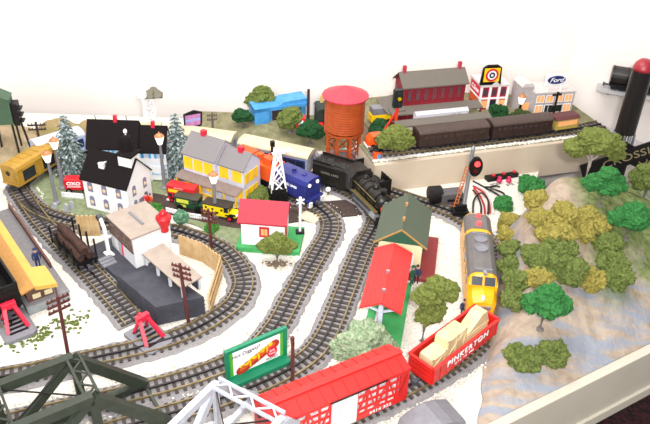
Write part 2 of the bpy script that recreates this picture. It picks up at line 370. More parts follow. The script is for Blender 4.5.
# ---------------------------------------------------------------- mountain
def sm(x): x = max(0, min(1, x)); return x*x*(3-2*x)
def mh(a, d):
    e = a-d*.98+2
    h = 13.6*sm(d/29)**.7*sm(e/14)**.6
    h *= 1-sm((d-33)/9)
    h *= 1-.74*sm((a-47)/30)
    h += 1.2*noise.noise(Vector((a*.12, d*.12, 3)))*sm(e/6)*sm(d/5)*(1-sm((d-33)/9))+.5*noise.noise(Vector((a*.4, d*.4, 8)))*sm(e/3)*sm(d/3)*(1-sm((d-35)/6))
    return h+.35*sm(e/2)*(1-sm((d-38)/2))
def mz(x, y):
    p = Vector((x, y))-edgeE; return mh(p.dot(edgeU), p.dot(edgeN))
vs = []; fs = []; NA, ND = 150, 86; idx = {}
for i in range(NA):
    for j in range(ND):
        d = j*.5; a = d*.98-2.1+i*.5+.7*noise.noise(Vector((d*.35, 0, 4)))*(1 if i < 8 else 0)
        x, y = ad(a, min(d, 41.5)); idx[i, j] = len(vs); vs.append((x, y, mh(a, d)))
for (i, j) in list(idx):
    q = [(i, j), (i+1, j), (i+1, j+1), (i, j+1)]
    if all(k in idx for k in q): fs.append([idx[k] for k in q])
MT = bpy.data.materials.new('hillside'); MT.use_nodes = True
nt = MT.node_tree; bs = nt.nodes['Principled BSDF']; bs.inputs['Roughness'].default_value = .95; bs.inputs['Specular IOR Level'].default_value = .1
tc = nt.nodes.new('ShaderNodeTexCoord')
def nz(scale, det, rot=None, sc=None):
    mp = nt.nodes.new('ShaderNodeMapping'); nt.links.new(tc.outputs['Object'], mp.inputs['Vector'])
    if rot: mp.inputs['Rotation'].default_value = rot
    if sc: mp.inputs['Scale'].default_value = sc
    n = nt.nodes.new('ShaderNodeTexNoise'); n.inputs['Scale'].default_value = scale; n.inputs['Detail'].default_value = det
    nt.links.new(mp.outputs['Vector'], n.inputs['Vector']); return n.outputs['Fac']
def rmp(fac, p0, p1):
    r = nt.nodes.new('ShaderNodeValToRGB'); r.color_ramp.elements[0].position = p0; r.color_ramp.elements[1].position = p1
    nt.links.new(fac, r.inputs['Fac']); return r.outputs['Color']
def mixc(fac, a, b_):
    x = nt.nodes.new('ShaderNodeMix'); x.data_type = 'RGBA'; nt.links.new(fac, x.inputs[0])
    for s, k in ((a, 6), (b_, 7)):
        if isinstance(s, tuple): x.inputs[k].default_value = (*s, 1)
        else: nt.links.new(s, x.inputs[k])
    return x.outputs[2]
tanv = mixc(rmp(nz(60, 5), .4, .65), hx('#ad9c8b'), hx('#998979'))
streak = mixc(rmp(nz(12, 5, (0, 0, -math.radians(31)), (1, 4.0, 1)), .44, .6), tanv, hx('#8d919b'))
mrs = nt.nodes.new('ShaderNodeMapRange'); sx0 = nt.nodes.new('ShaderNodeSeparateXYZ'); nt.links.new(tc.outputs['Object'], sx0.inputs[0]); mrs.inputs[1].default_value = 6*S; mrs.inputs[2].default_value = 9*S; nt.links.new(sx0.outputs['Z'], mrs.inputs[0])
streak = mixc(mrs.outputs[0], streak, tanv)
grn = mixc(rmp(nz(90, 5), .4, .6), hx('#7c8656'), hx('#5d6c40'))
sx = nt.nodes.new('ShaderNodeSeparateXYZ'); nt.links.new(tc.outputs['Object'], sx.inputs[0])
mr = nt.nodes.new('ShaderNodeMapRange'); mr.inputs[1].default_value = 47*S; mr.inputs[2].default_value = 52*S; nt.links.new(sx.outputs['X'], mr.inputs[0])
mr2 = nt.nodes.new('ShaderNodeMapRange'); mr2.inputs[1].default_value = 3.5*S; mr2.inputs[2].default_value = 6*S; nt.links.new(sx.outputs['Z'], mr2.inputs[0])
ml = nt.nodes.new('ShaderNodeMath'); ml.operation = 'MULTIPLY'; nt.links.new(mr.outputs[0], ml.inputs[0]); nt.links.new(rmp(nz(9, 3), .3, .45), ml.inputs[1])
ml2 = nt.nodes.new('ShaderNodeMath'); ml2.operation = 'MULTIPLY'; nt.links.new(ml.outputs[0], ml2.inputs[0]); nt.links.new(mr2.outputs[0], ml2.inputs[1]); ml = ml2
nt.links.new(mixc(ml.outputs[0], streak, grn), bs.inputs['Base Color'])
bp = nt.nodes.new('ShaderNodeBump'); bp.inputs['Strength'].default_value = .6; bp.inputs['Distance'].default_value = .004
nt.links.new(nz(130, 6), bp.inputs['Height']); nt.links.new(bp.outputs['Normal'], bs.inputs['Normal'])
b = B(); b.add(vs, fs); o = b.build('hillside', MT, smooth=True)
md = o.modifiers.new('solid', 'SOLIDIFY'); md.thickness = .004; md.offset = -1
struct(o)
# ---------------------------------------------------------------- rolling stock (x forward, z=0 on the rail tops)
def truck(t, x, w=2.9, wb=3.2, r=.75, M=BLACK):
    b = B()
    for s in (-1, 1):
        b.box(x-wb/2-.9, x+wb/2+.9, s*(w/2+.25)-.18, s*(w/2+.25)+.18, .55, 1.0)
        b.box(x-.5, x+.5, s*(w/2+.25)-.25, s*(w/2+.25)+.25, .4, 1.35)
    b.box(x-.5, x+.5, -w/2-.2, w/2+.2, .7, 1.5)
    f = b.build('truck', M, t)
    for k in (-1, 1):
        b = B(); b.tube((x+k*wb/2, -w/2-.1, r), (x+k*wb/2, w/2+.1, r), .18, 6)
        for s in (-1, 1): b.tube((x+k*wb/2, s*w/2-.15, r), (x+k*wb/2, s*w/2+.15, r), r, 14); b.tube((x+k*wb/2, s*(w/2-.2), r), (x+k*wb/2, s*(w/2-.3), r), r+.14, 14)
        b.build('wheelset', DGREY, f)
def coupler(t, x, s):
    b = B(); b.bar((x, 0, .95), (x+s*1.1, 0, .95), .5, .4); b.cb((x+s*1.25, 0, .95), (.5, .9, .8)); b.build('coupler', DGREY, t)
def car(name, label, loc, rz, L, group=None, cat='train car', trucks=True, inset=4.0, w=2.9):
    t = thing(name, label, cat, loc, rz, group)
    if trucks:
        for s in (-1, 1): truck(t, s*(L/2-inset), w)
        coupler(t, L/2, 1); coupler(t, -L/2, -1)
    return t
def arc_roof(hw, z, rise, n=10): return [(hw*math.cos(PI*i/n), z+rise*math.sin(PI*i/n)) for i in range(n+1)]
# red stock car
loc, rz = on_track(PO, 352, 398, 1)
pa = at(265, 407, 10); pb = at(399, 353, 10)
rz = math.atan2(pb[1]-pa[1], pb[0]-pa[0]); SL = 22.5
d = Vector((math.cos(rz), math.sin(rz))); nrm = Vector((d.y, -d.x))
ce = Vector(pb)-d*(SL/2)
t = car('stock_car', 'bright red slatted stock car with a pale grey sliding door, end of the front train', (ce.x, ce.y, 1.1), rz, SL)
b = B(); hw = 2.75
b.box(-SL/2, SL/2, -hw, hw, 1.5, 2.1); b.box(-SL/2, SL/2, -hw, hw, 7.3, 8.0)
for s in (-1, 1): b.box(s*SL/2-.25, s*SL/2+.25, -hw, hw, 1.5, 8.0)
for sy in (-1, 1):
    y = sy*(hw-.12)
    for k in range(1, 4): b.box(-SL/2, SL/2, y-.12, y+.12, 2.0+k*1.35, 2.32+k*1.35)
    for x0, x1 in ((-SL/2, -2.0), (2.4, SL/2)):
        n = 5
        for k in range(n+1): x = x0+(x1-x0)*k/n; b.box(x-.15, x+.15, y-.15, y+.15, 1.5, 8)
        for k in range(n):
            u = x0+(x1-x0)*k/n; v = x0+(x1-x0)*(k+1)/n
            q = (u, v) if (k % 2 == 0) else (v, u)
            b.bar((q[0], y+sy*.03, 2.0), (q[1], y+sy*.03, 7.6), .22, .26)
    b.box(SL/2-1.3, SL/2, y-.14, y+.14, 1.5, 8); b.box(-SL/2, -SL/2+1.3, y-.14, y+.14, 1.5, 8)
    b.box(2.4, SL/2, y+sy*.03-.14, y+sy*.03+.14, 1.5, 2.6)
b.build('body', CARRED, t)
b = B(); b.prism([(-hw-.2, 7.95), (hw+.2, 7.95), (hw+.2, 8.25), (0, 9.3), (-hw-.2, 8.25)], 'x', -SL/2-.2, SL/2+.2)
for k in range(12):
    x = -SL/2+.9+k*(SL-1.8)/11
    b.prism([(-hw-.22, 8.2), (hw+.22, 8.2), (hw+.22, 8.36), (0, 9.42), (-hw-.22, 8.36)], 'x', x-.12, x+.12)
r = b.build('roof', CARRED, t); b = B(); b.box(-SL/2-.3, SL/2+.3, -.55, .55, 9.25, 9.45); b.build('roof_walk', CARRED, r)
PAPER = mat('white_interior_paper', hx('#e9e9ea'), .8, hx('#b8bcc4'), 130, lo=.5, hi=.52)
b = B(); b.box(-SL/2+.4, SL/2-.4, -hw+.35, hw-.35, 2, 7.4); o = b.build('interior', PAPER, t); o['label'] = 'white interior behind the slats'
for sy in (-1, 1):
    b = B(); y = sy*(hw+.1); b.box(-2.0, 2.3, y-.12, y+.12, 1.7, 7.5)
    for k in range(6): b.box(-1.9+k*.8, -1.82+k*.8, y-.16, y+.16, 1.7, 7.5)
    o = b.build('door', mat('pale_grey_door', hx('#d5d6da'), .5), t); o['label'] = 'pale grey sliding door'
    b = B(); b.box(-2.2, 7.5, sy*(hw+.05)-.1, sy*(hw+.05)+.1, 7.5, 7.75); b.build('door_track', BLACK, t)
text('lettering', '6414 322', .85, WHITE, t, upright(6.6, -hw-.12, 2.1), .02, sx=1.25)
b = B(); b.tube((-SL/2-.25, .9, 6.6), (-SL/2-.5, .9, 6.6), .45, 12); b.build('brake_wheel', DGREY, t)
# red gondola with crates
GL = 18.0; pa = at(432, 378, 4); pb = at(496.5, 327, 4)
rz = math.atan2(pb[1]-pa[1], pb[0]-pa[0]); d = Vector((math.cos(rz), math.sin(rz))); nl = Vector((-d.y, d.x)); hw = 2.35
ce = (Vector(pa)+Vector(pb))/2+nl*hw; GL = (Vector(pb)-Vector(pa)).length; GLOC = (ce.x, ce.y); GRZ = rz
t = car('gondola', 'open red gondola with big white lettering carrying pale wooden crates', (ce.x, ce.y, 1.1), rz, GL, inset=3.6)
b = B(); b.box(-GL/2, GL/2, -hw, hw, 1.4, 1.8)
for s in (-1, 1):
    b.box(-GL/2, GL/2, s*hw-.15, s*hw+.15, 1.4, 4.7); b.box(-GL/2-.1, GL/2+.1, s*(hw+.1)-.25, s*(hw+.1)+.25, 4.5, 4.85)
    b.box(s*GL/2-.15, s*GL/2+.15, -hw, hw, 1.4, 4.7); b.box(s*GL/2-.25, s*GL/2+.25, -hw, hw, 4.5, 4.85)
    for k in range(3): b.box(s*(GL/2+.1)-.15, s*(GL/2+.1)+.15, -hw, hw, 2+k*.95, 2.35+k*.95)
    for k in range(11): x = -GL/2+.3+k*(GL-.6)/10; b.box(x-.14, x+.14, s*(hw+.12)-.16, s*(hw+.12)+.16, 1.4, 1.9 if 2 <= k <= 8 else 4.7)
b.build('body', CARRED, t)
text('lettering', 'PINKERTON', 1.75, WHITE, t, upright(0.4, -hw-.18, 3.4), .04, bold=.03, sx=1.0, space=1.22)
text('small_lettering', 'N Y C   715   6462', .55, WHITE, t, upright(-.4, -hw-.18, 2.15), .02, sx=1.2)
def on_car(x, y, z): p = Vector(GLOC)+d*x+nl*y; return (p.x, p.y, 1.1+z)
dp = GRZ
b = B(); 
t = thing('crate_load', 'stepped load of pale wooden crates lying in the open red gondola', 'crate', on_car(0, 0, 1.8), GRZ)
X0 = -GL/2+.9
for nm, x0, x1, h in (('low_crate', X0, X0+3.8, 3.6), ('tall_crate', X0+3.8, X0+9.0, 5.5)):
    b = B(); b.box(x0, x1-.05, -1.3, 1.3, 1.0, h)
    for s in (-1, 1):
        y = s*1.38
        for x in (x0+.2, x1-.25): b.box(x-.2, x+.2, y-.1, y+.1, 1.0, h)
        b.box(x0, x1-.05, y-.1, y+.1, 1, 1.4); b.box(x0, x1-.05, y-.1, y+.1, h-.4, h)
        b.bar((x0+.2, y, 1.2), (x1-.3, y, h-.2), .14, .35)
        if x1-x0 > 4: xm = (x0+x1)/2; b.box(xm-.2, xm+.2, y-.1, y+.1, 1, h)
    b.build(nm, CRATE, t, bevel=.05)
b = B(); x0 = X0+9.0; b.prism([(x0, 1), (x0+6.8, 1), (x0+6.8, 3.2), (x0+5.9, 5.6), (x0+4.4, 5.6), (x0+1.4, 3.3), (x0, 3.3)], 'y', -1.25, 1.25)
for k in range(3): [b.box(x0, x0+6.8, s*1.3-.08, s*1.3+.08, 1.15+k*.7, 1.55+k*.7) for s in (-1, 1)]
b.build('sloped_crate', CRATE, t, bevel=.05)
b = B(); [b.box(x-.5, x+.5, -1.2, 1.2, 0.02, 1.0) for x in (X0+1.6, X0+6, X0+10, X0+13.5)]; b.build('bearers', BLACK, t)
kx = (GL-2.2)/15.8
for c_ in t.children: c_.scale = (kx, .92, .9); c_.location.x = (-GL/2+1.1-X0*kx)*S
# yellow diesel
LL = 24.0; pa = at(468.5, 222, 7.5); pb = at(486, 283, 7.5)
pA = at(477.5, 214, 9); pB = at(484, 275, 9)
ce = (Vector(pA)+Vector(pB))/2; rz = math.atan2(pB[1]-pA[1], pB[0]-pA[0]); RLN = (Vector(pB)-Vector(pA)).length
loc, r2 = on_track(PO, 484, 275, 4)
t = thing('diesel_locomotive', 'yellow diesel engine with grey roof panels heading the red freight cars', 'locomotive', (ce.x, ce.y, 1.1), rz)
x1 = RLN/2; hw = 2.65
SEC = [(-hw, 1.4), (hw, 1.4), (hw, 6.6), (hw-.35, 7.4), (hw-1.1, 7.95), (0, 8.1), (-hw+1.1, 7.95), (-hw+.35, 7.4), (-hw, 6.6)]
b = B(); b.prism(SEC, 'x', -x1, x1)
# cab and nose
b.add([(x1, y, z) for y, z in SEC]+[(x1+1.1, y*.97, z*.98 if z < 6 else 6.3) for y, z in SEC], [[i, (i+1) % 9, 9+(i+1) % 9, 9+i] for i in range(9)]+[list(range(17, 8, -1))])
NS = lambda x, k, h: [(x, -hw*k, 1.2), (x, hw*k, 1.2), (x, hw*k, h-1.4), (x, hw*k*.75, h-.35), (x, 0, h), (x, -hw*k*.75, h-.35), (x, -hw*k, h-1.4)]
st = [NS(x1+.6, .98, 6.3), NS(x1+2.2, .97, 6.1), NS(x1+3.2, .93, 5.7), NS(x1+3.8, .82, 4.8), NS(x1+4.1, .76, 3.4)]
vv = [p for q in st for p in q]
b.add(vv, [[i*7+j, i*7+(j+1) % 7, i*7+7+(j+1) % 7, i*7+7+j] for i in range(4) for j in range(7)]+[list(range(6, -1, -1)), list(range(28, 35))])
b.build('body', LOCOY, t)
b = B()
GRF = mat('engine_roof_grey', hx('#686463'), .5, hx('#5f5b5a'), 80)
def top(y): return 8.1 if abs(y) < .1 else 7.95
for xa, xb in ((-x1+.3, -x1+5.6), (-x1+6.7, x1-.5)):
    b.prism([(-hw-.03, 6.7), (-hw-.03, 6.95), (-hw+.33, 7.48), (-hw+1.08, 8.05), (0, 8.2), (hw-1.08, 8.05), (hw-.33, 7.48), (hw+.03, 6.95), (hw+.03, 6.7)], 'x', xa, xb)
rf = b.build('roof_panel', GRF, t); rf['label'] = 'grey roof panels'
for x in (-x1+9.2, -x1+12.2): b = B(); b.lathe([(0, 8.0), (1.25, 8.0), (1.25, 8.4), (1.05, 8.4), (1.0, 8.25), (0, 8.25)], (x, 0), 20); b.build('roof_fan', MGREY, rf)
for q in (-x1+7.3, x1-1.4): b = B(); b.box(q, q+.3, -1.6, 1.6, 8, 8.3); b.build('roof_rib', MGREY, rf)
for x in (-x1+1.3, -x1+4.2): b = B(); b.tube((x, 0, 8.1), (x, 0, 8.75), .45, 12); o = b.build('beacon', REDL, t); o['label'] = 'small red roof light'
b = B(); b.cb((x1-.1, 0, 8.4), (.9, .35, .5)); b.tube((x1-.5, .3, 8.45), (x1+.6, .3, 8.45), .16, 8, .25); b.build('horn', STEEL, t)
for s in (-1, 1):
    y0, y1 = sorted((s*.2, s*2.05))
    b = B(); b.prism([(x1+.22, 7.65), (x1+1.05, 6.4), (x1+1.25, 6.45), (x1+.42, 7.75)], 'y', y0, y1); b.build('windshield', DPANE, t)
b = B(); b.tube((x1+3.1, 0, 5.6), (x1+3.8, 0, 5.45), .3, 12); b.build('headlight', WHITE, t)
b = B(); b.prism([(-1.2, 2.9), (1.2, 2.9), (1.6, 4.1), (-1.6, 4.1)], 'x', x1+3.9, x1+4.25); b.build('nose_badge', STEEL, t)
for x in (-x1+4.5, x1-2): truck(t, x)
coupler(t, -x1, -1); coupler(t, x1+4.4, 1)
for s in (-1, 1):
    b = B(); [b.box(-x1+7+k*3.4, -x1+8.8+k*3.4, s*hw-.06, s*hw+.06, 4.6, 6) for k in range(4)]; b.build('side_window', DPANE, t)
# steam locomotive and tender
pf = Vector((13.0, 125.2)); pb = Vector((7.2, 136.4))
rz = math.atan2(pf.y-pb.y, pf.x-pb.x); dd = Vector((math.cos(rz), math.sin(rz)))
sl = 14.2; c0 = pf-dd*sl/2
t = thing('steam_locomotive', 'black steam engine with a long boiler, rolling down beside the green roofed station', 'locomotive', (c0.x, c0.y, 1.2), rz)
f = sl/2
b = B(); b.tube((-f+3.2, 0, 4.6), (f-.9, 0, 4.6), 2.05, 24, 1.9); b.tube((f-.9, 0, 4.6), (f-.4, 0, 4.6), 1.75, 24, 1.2); b.build('boiler', IRON, t, smooth=False)
b = B(); [b.tube((x, 0, 4.6), (x+.18, 0, 4.6), 2.14, 24) for x in (-f+4.4, -f+6.5, -f+8.5, f-2.2)]; b.build('boiler_bands', BLACK, t)
b = B(); b.lathe([(0.5, 6.3), (.55, 7.3), (.75, 7.7), (.5, 7.75)], (f-1.6, 0)); b.build('smokestack', BLACK, t)
b = B(); b.lathe([(.8, 6.2), (.8, 6.9), (.55, 7.3), (0, 7.4)], (f-4.8, 0)); b.lathe([(.7, 6.2), (.7, 6.8), (.4, 7.15), (0, 7.2)], (-f+4.9, 0)); b.build('dome', IRON, t)
b = B(); b.prism([(-2.5, 2.3), (2.5, 2.3), (2.5, 6.2), (1.4, 7.3), (-1.4, 7.3), (-2.5, 6.2)], 'x', -f, -f+3.3); b.prism([(-2.8, 6.1), (2.8, 6.1), (1.5, 7.55), (-1.5, 7.55)], 'x', -f-.5, -f+3.4)
cb_ = b.build('cab', IRON, t)
for s in (-1, 1): b = B(); b.box(-f+.8, -f+2.4, s*2.52-.05, s*2.52+.05, 4.4, 5.9); b.build('cab_window', DPANE, cb_)
b = B(); 
for s in (-1, 1): b.box(-f+3, f-.6, s*2.15-.45, s*2.15+.45, 3.0, 3.2); b.tube((-f+3.2, s*2.0, 5.35), (f-1.4, s*1.95, 5.25), .1, 6)
o = b.build('running_board', mat('brass_handrail', hx('#8c7d50'), .35, metal=.5), t)
b = B(); b.box(-f, f-.5, -1.2, 1.2, 1.5, 2.9); b.prism([(f-1.2, 2.4), (f+.7, .3), (f+.7, .1), (f-1.2, .1)], 'y', -2.1, 2.1); b.build('frame', BLACK, t)
for k in range(4):
    x = -f+3.3+k*2.1; b = B(); b.tube((x, -1.75, 1.2), (x, 1.75, 1.2), .25, 8)
    for s in (-1, 1): b.tube((x, s*1.55, 1.2), (x, s*1.85, 1.2), 1.15, 18); 
    b.build('driving_wheel', DGREY, t)
b = B(); 
for s in (-1, 1): b.bar((-f+3.3, s*1.98, 1.0), (f-2.2, s*1.98, 1.3), .2, .4); b.tube((f-2.6, s*1.9, 1.7), (f-.6, s*1.9, 1.7), .8, 12)
b.build('rods_and_cylinders', STEEL, t)
b = B(); b.tube((f-.5, 0, 5.0), (f+.1, 0, 5.0), .4, 12); b.build('headlamp', STEEL, t)
b = B(); b.cb((f-.05, -.9, 3.9), (.3, .9, .9)); o = b.build('number_plate', ORANGE, t); o['label'] = 'small orange front plate'
pb2 = Vector(at(315, 172, 1)); tl = 9.0
ptf = Vector(at(344, 177, 3.2)); rz2 = math.atan2(ptf.y-pb2.y, ptf.x-pb2.x)
RT = math.radians(-28); c1 = pf-dd*(sl+.5)-Vector((math.cos(RT), math.sin(RT)))*(tl/2+.4)
t = car('tender', 'black coal tender coupled behind the black steam engine', (c1.x, c1.y, 1.2), RT, tl, inset=2.3)
b = B(); b.prism([(-2.5, 1.5), (2.5, 1.5), (2.5, 5.8), (2.2, 6.2), (-2.2, 6.2), (-2.5, 5.8)], 'x', -tl/2, tl/2); b.box(-tl/2, 0, -2.3, -2.1, 6.2, 6.8); b.box(-tl/2, tl/2, 2.1, 2.3, 6.2, 6.8); b.box(tl/2-.2, tl/2, -2.3, 2.3, 6.2, 6.8)
b.build('body', IRON, t, bevel=.1)
b = B(); [b.lump((-tl/2+1+k*.75, random.uniform(-1.2, 1.2), 6.1), (1.1, 1.3, .7), k, 1, .4) for k in range(11)]; o = b.build('coal', mat('coal', hx('#171717'), .6, bump=.6), t); o['kind'] = 'stuff'
text('lettering', 'LIONEL LINES', .75, mat('faded_lettering', hx('#8f8a7c'), .6), t, upright(0, -2.52, 4.2), .01)
# second black train: long black hopper on the raised side behind the engine
L = 11.5
b = B(); c = c0+Vector((-dd.y, dd.x))*4.3-dd*7.6
t = car('hopper_car', 'plain black open hopper car standing behind the steam engine below the board', (c.x, c.y, .4), rz, L, inset=2.6)
b = B(); b.box(-L/2, L/2, -2.4, 2.4, 1.4, 1.7)
for s in (-1, 1):
    b.box(-L/2, L/2, s*2.2-.12, s*2.2+.12, 1.4, 5.4); b.box(s*L/2-.12, s*L/2+.12, -2.2, 2.2, 1.4, 5.4)
    for k in range(9): x = -L/2+.3+k*(L-.6)/8; b.box(x-.12, x+.12, s*2.3-.15, s*2.3+.15, 1.4, 5.4)
b.build('body', BLACK, t)
b = B(); [b.lump((-L/2+1+k*(L-2)/11, random.uniform(-.8, .8), 4.2), (1.3, 1.4, .8), k, 1, .4) for k in range(12)]; o = b.build('coal', MC['coal'], t); o['kind'] = 'stuff'
# passenger cars behind the tender (silver ends, navy sides, cream roof)
ROOFC = mat('coach_roof_cream', hx('#cfc3a4'), .6, hx('#c2b595'), 40)
SILV = mat('coach_silver', hx('#a9afbd'), .35, metal=.3)
def coach(label, loc, rz, L, roof, side, band, group=None):
    t = car('passenger_coach', label, loc, rz, L, group, inset=3.6)
    hw = 2.5; b = B(); b.box(-L/2, L/2, -hw, hw, 1.4, 5.7); b.build('body', side, t, bevel=.15)
    b = B(); b.prism([(-hw-.1, 5.6)]+arc_roof(-hw-.1, 5.6, 1.1)[1:-1]+[(hw+.1, 5.6)], 'x', -L/2-.1, L/2+.1); b.build('roof', roof, t)
    b = B(); [b.box(-L/2+.6, L/2-.6, s*hw-.06, s*hw+.06, 2.7, 4.9) for s in (-1, 1)]; wb = b.build('window_band', band, t)
    for s in (-1, 1):
        n = max(4, int(L/2.2))
        for k in range(n): b = B(); b.box(-L/2+1+k*(L-2)/n+.2, -L/2+1+(k+1)*(L-2)/n-.2, s*hw-.09, s*hw+.09, 3.2, 4.5); b.build('window', DPANE, wb)
    for s in (-1, 1): b = B(); b.box(s*L/2-.08, s*L/2+.08, -.8, .8, 1.6, 5.2); b.build('end_door', MGREY, t)
    return t
i0 = min(range(len(PB)), key=lambda k: (PB[k]-Vector((c1.x, c1.y, 0))).length)
def arc_back(i, dist):
    while dist > 0 and i > 0: dist -= (PB[i]-PB[i-1]).length; i -= 1
    return i
def seat(i, L):
    j = arc_back(i, L); p = (PB[i]+PB[j])/2; d = PB[i]-PB[j]; return (p.x, p.y, 1.1), math.atan2(d.y, d.x), j
i1 = arc_back(i0, tl/2+1.2)
cl = []
labs = ['cream roofed navy coach coupled to the coal tender, its silver end showing', 'cream roofed navy coach behind the grey roof of the yellow shuttered house', 'cream roofed navy coach behind the small billboard and the snowy pine']
i = i1
for k in range(3):
    lo, rzz, j = seat(i, 17.5 if k else 18.5); coach(labs[k], lo, rzz, 17.2 if k else 18.2, ROOFC, SILV, NAVY, 'coaches of the steam train'); i = arc_back(j, 1.2)
LB = mat('pale_blue_coach', hx('#b9cdf0'), .4)
lo, rzz, j = seat(i, 12.4); coach('pale blue coach half hidden behind the left snowy pine', lo, rzz, 11.6, mat('coach_roof_silver', hx('#c3c8d4'), .4), LB, NAVY)
i = arc_back(j, .6)
# yellow baggage car on the left curve
pa = at(13, 190, 1); pb = at(50, 167, 1)
dp = Vector((pb[0]-pa[0], pb[1]-pa[1])); L = 14.0; u = dp.normalized(); c = Vector(pa)+u*L/2
t = car('baggage_car', 'dull yellow baggage car with big dark side openings on the left curve', (c.x, c.y, 1.1), math.atan2(u.y, u.x), L, inset=3)
hw = 2.4; b = B(); b.box(-L/2, L/2, -hw, hw, 1.2, 5.3); bo = b.build('body', CARY, t, bevel=.12)
b = B(); b.prism([(-hw-.1, 5.2), (hw+.1, 5.2), (hw-.2, 5.9), (hw-1.2, 6.2), (-hw+1.2, 6.2), (-hw+.2, 5.9)], 'x', -L/2-.15, L/2+.15); [b.box(x-.1, x+.1, -1.4, 1.4, 6.1, 6.3) for x in (-5, -3, -1, 1, 3, 5)]; b.build('roof', CARY, t)
for s in (-1, 1):
    for x in (-3.6, 2.6):
        b = B(); b.box(x-1.9, x+1.9, s*hw-.05, s*hw+.05, 1.9, 4.6); fr = b.build('side_opening', DPANE, t)
        b = B(); [b.box(x+q-.12, x+q+.12, s*hw-.12, s*hw+.12, 1.4, 5.2) for q in (-2, 2)]; b.box(x-2, x+2, s*hw-.12, s*hw+.12, 4.6, 4.9); b.build('opening_frame', CARY, fr)
b = B(); b.tube((-L/2-.08, .3, 4.1), (-L/2+.1, .3, 4.1), .6, 16); o = b.build('round_window', BLACK, t)
b = B(); b.box(-L/2-.2, -L/2, -hw, hw, 1.3, 1.7); [b.tube((-L/2-.25, s*1.6, 1.8), (-L/2-.25, s*1.6, 4.8), .08, 6) for s in (-1, 1)]; b.build('end_rail', CARY, t)
# navy switcher and the orange car behind it
pf = Vector(at(304, 205, 1.1)); pk = Vector(at(272, 184, 1.1))
j = min(range(1, len(P1)-1), key=lambda k: (P1[k]-Vector((*at(321, 203, 1), 0))).length)
rz = math.atan2(P1[j].y-P1[j-14].y, P1[j].x-P1[j-14].x); dd = Vector((math.cos(rz), math.sin(rz)))
L = 11.0; tip = Vector((P1[j].x, P1[j].y)); c = tip-dd*L/2
t = car('diesel_switcher', 'navy blue engine facing the brown road crossing with white end lamps', (c.x, c.y, 1.1), rz, L, cat='locomotive', inset=2.9)
hw = 2.5; b = B(); b.prism([(-hw, 1.6), (hw, 1.6), (hw, 5.3), (hw-.5, 6.2), (0, 6.5), (-hw+.5, 6.2), (-hw, 5.3)], 'x', -L/2+.6, L/2-.9); b.box(-L/2, L/2, -hw, hw, 1.4, 2.0)
b.box(L/2-.3, L/2, -hw, hw, .4, 1.6); b.build('body', BLUE, t, bevel=.1)
for s in (-1, 1):
    b = B(); b.tube((L/2-.95, s*1.35, 5.2), (L/2-.7, s*1.35, 5.2), .4, 12); b.build('headlight', GLOW, t)
    b = B(); b.box(L/2-.35, L/2+.35, s*2.0-.45, s*2.0+.45, .3, 1.5); b.build('step', WHITE, t)
b = B(); 
for s in (-1, 1): b.tube((L/2-.15, s*2.3, 2), (L/2-.15, s*2.3, 3.9), .1, 6); b.tube((-L/2+.2, s*2.4, 3.9), (L/2-.15, s*2.3, 3.9), .08, 6)
b.build('handrail', NAVY, t)
b = B(); b.lathe([(.5, 6.3), (.5, 7.0), (.7, 7.1)], (-1, 0), 12); b.lathe([(.6, 6.3), (.6, 6.7), (0, 7)], (2, 0), 12); b.build('roof_stack', BLUE, t)
text('lettering', 'LIONEL LINES', .8, WHITE, t, upright(-.5, -hw-.03, 4.0), .02, bold=.02)
cb2 = c-dd*(L/2+1.2+6.5)
t = car('orange_caboose', 'orange car with a black underframe behind the yellow shuttered house', (cb2.x+.5, cb2.y-1.0, 1.1), rz+.06, 13, cat='train car', inset=3)
b = B(); b.box(-6.5, 6.5, -2.4, 2.4, 2.2, 5.8); b.box(-6.5, -1.5, -2.5, 2.5, 5.8, 6.1); b.build('body', ORANGE, t, bevel=.1)
b = B(); b.box(-6.6, 6.6, -2.4, 2.4, 1.3, 2.2); b.build('underframe', BLACK, t)
b = B(); b.cb((4.3, 0, 6.6), (2.4, 3, 1.7)); b.lathe([(.8, 5.8), (.8, 7.2), (0, 7.5)], (1.2, 0), 12); b.build('cupola', ORANGE, t)
for s in (-1, 1): b = B(); b.tube((5.8, s*1.2, 5.8), (5.8, s*1.2, 7.2), .25, 6); b.build('corner_post', BLUE, t)
text('emblem', 'L', 1.6, WHITE, t, upright(-1.5, -2.43, 4.0), .02)
# log car on the siding
pa = Vector((-53.6, 115.4)); pb = Vector((-44.2, 105.2)); u = (pb-pa).normalized(); c = (pa+pb)/2; L = 11.4; rz = math.atan2(u.y, u.x); LC = (c, rz)
t = car('log_flatcar', 'black flatcar with upright stakes standing on the siding under the logs', (c.x, c.y, 1.1), rz, L, inset=2.8)
b = B(); b.box(-L/2, L/2, -2.2, 2.2, 1.5, 2.1); b.box(-L/2, L/2, -.5, .5, .9, 1.6); b.build('deck', BLACK, t)
for s in (-1, 1):
    for k in range(4): b = B(); x = -L/2+.9+k*(L-1.8)/3; b.tube((x, s*2.3, 1.5), (x, s*2.3, 5.6), .2, 6); b.build('stake', IRON, t)
for k, (y, z, lab) in enumerate(((-.9, 2.9, 'dark brown log on the platform side of the flatcar'), (.9, 2.9, 'dark brown log on the ballast side of the flatcar'), (0, 4.2, 'dark brown log resting on top of the two others'))):
    b = B(); n = 14; pts = [(-L/2+.2+i*(L-.4)/12, 0, 0) for i in range(13)]
    b.path([(x, .1*math.sin(x), .08*math.cos(x*1.7)) for x, _, _ in pts], .78, 12)
    p = c+Vector((-u.y, u.x))*y
    lab = ['dark brown log lying on the platform side of the flatcar', 'dark brown log lying on the white ballast side of the flatcar', 'dark brown log stacked on top of the other two on the flatcar'][k] if True else lab
    o = b.build('log', LOGW, loc=(p.x, p.y, 1.1+z), rz=rz); tag(o, lab, 'log', 'logs on the flatcar')
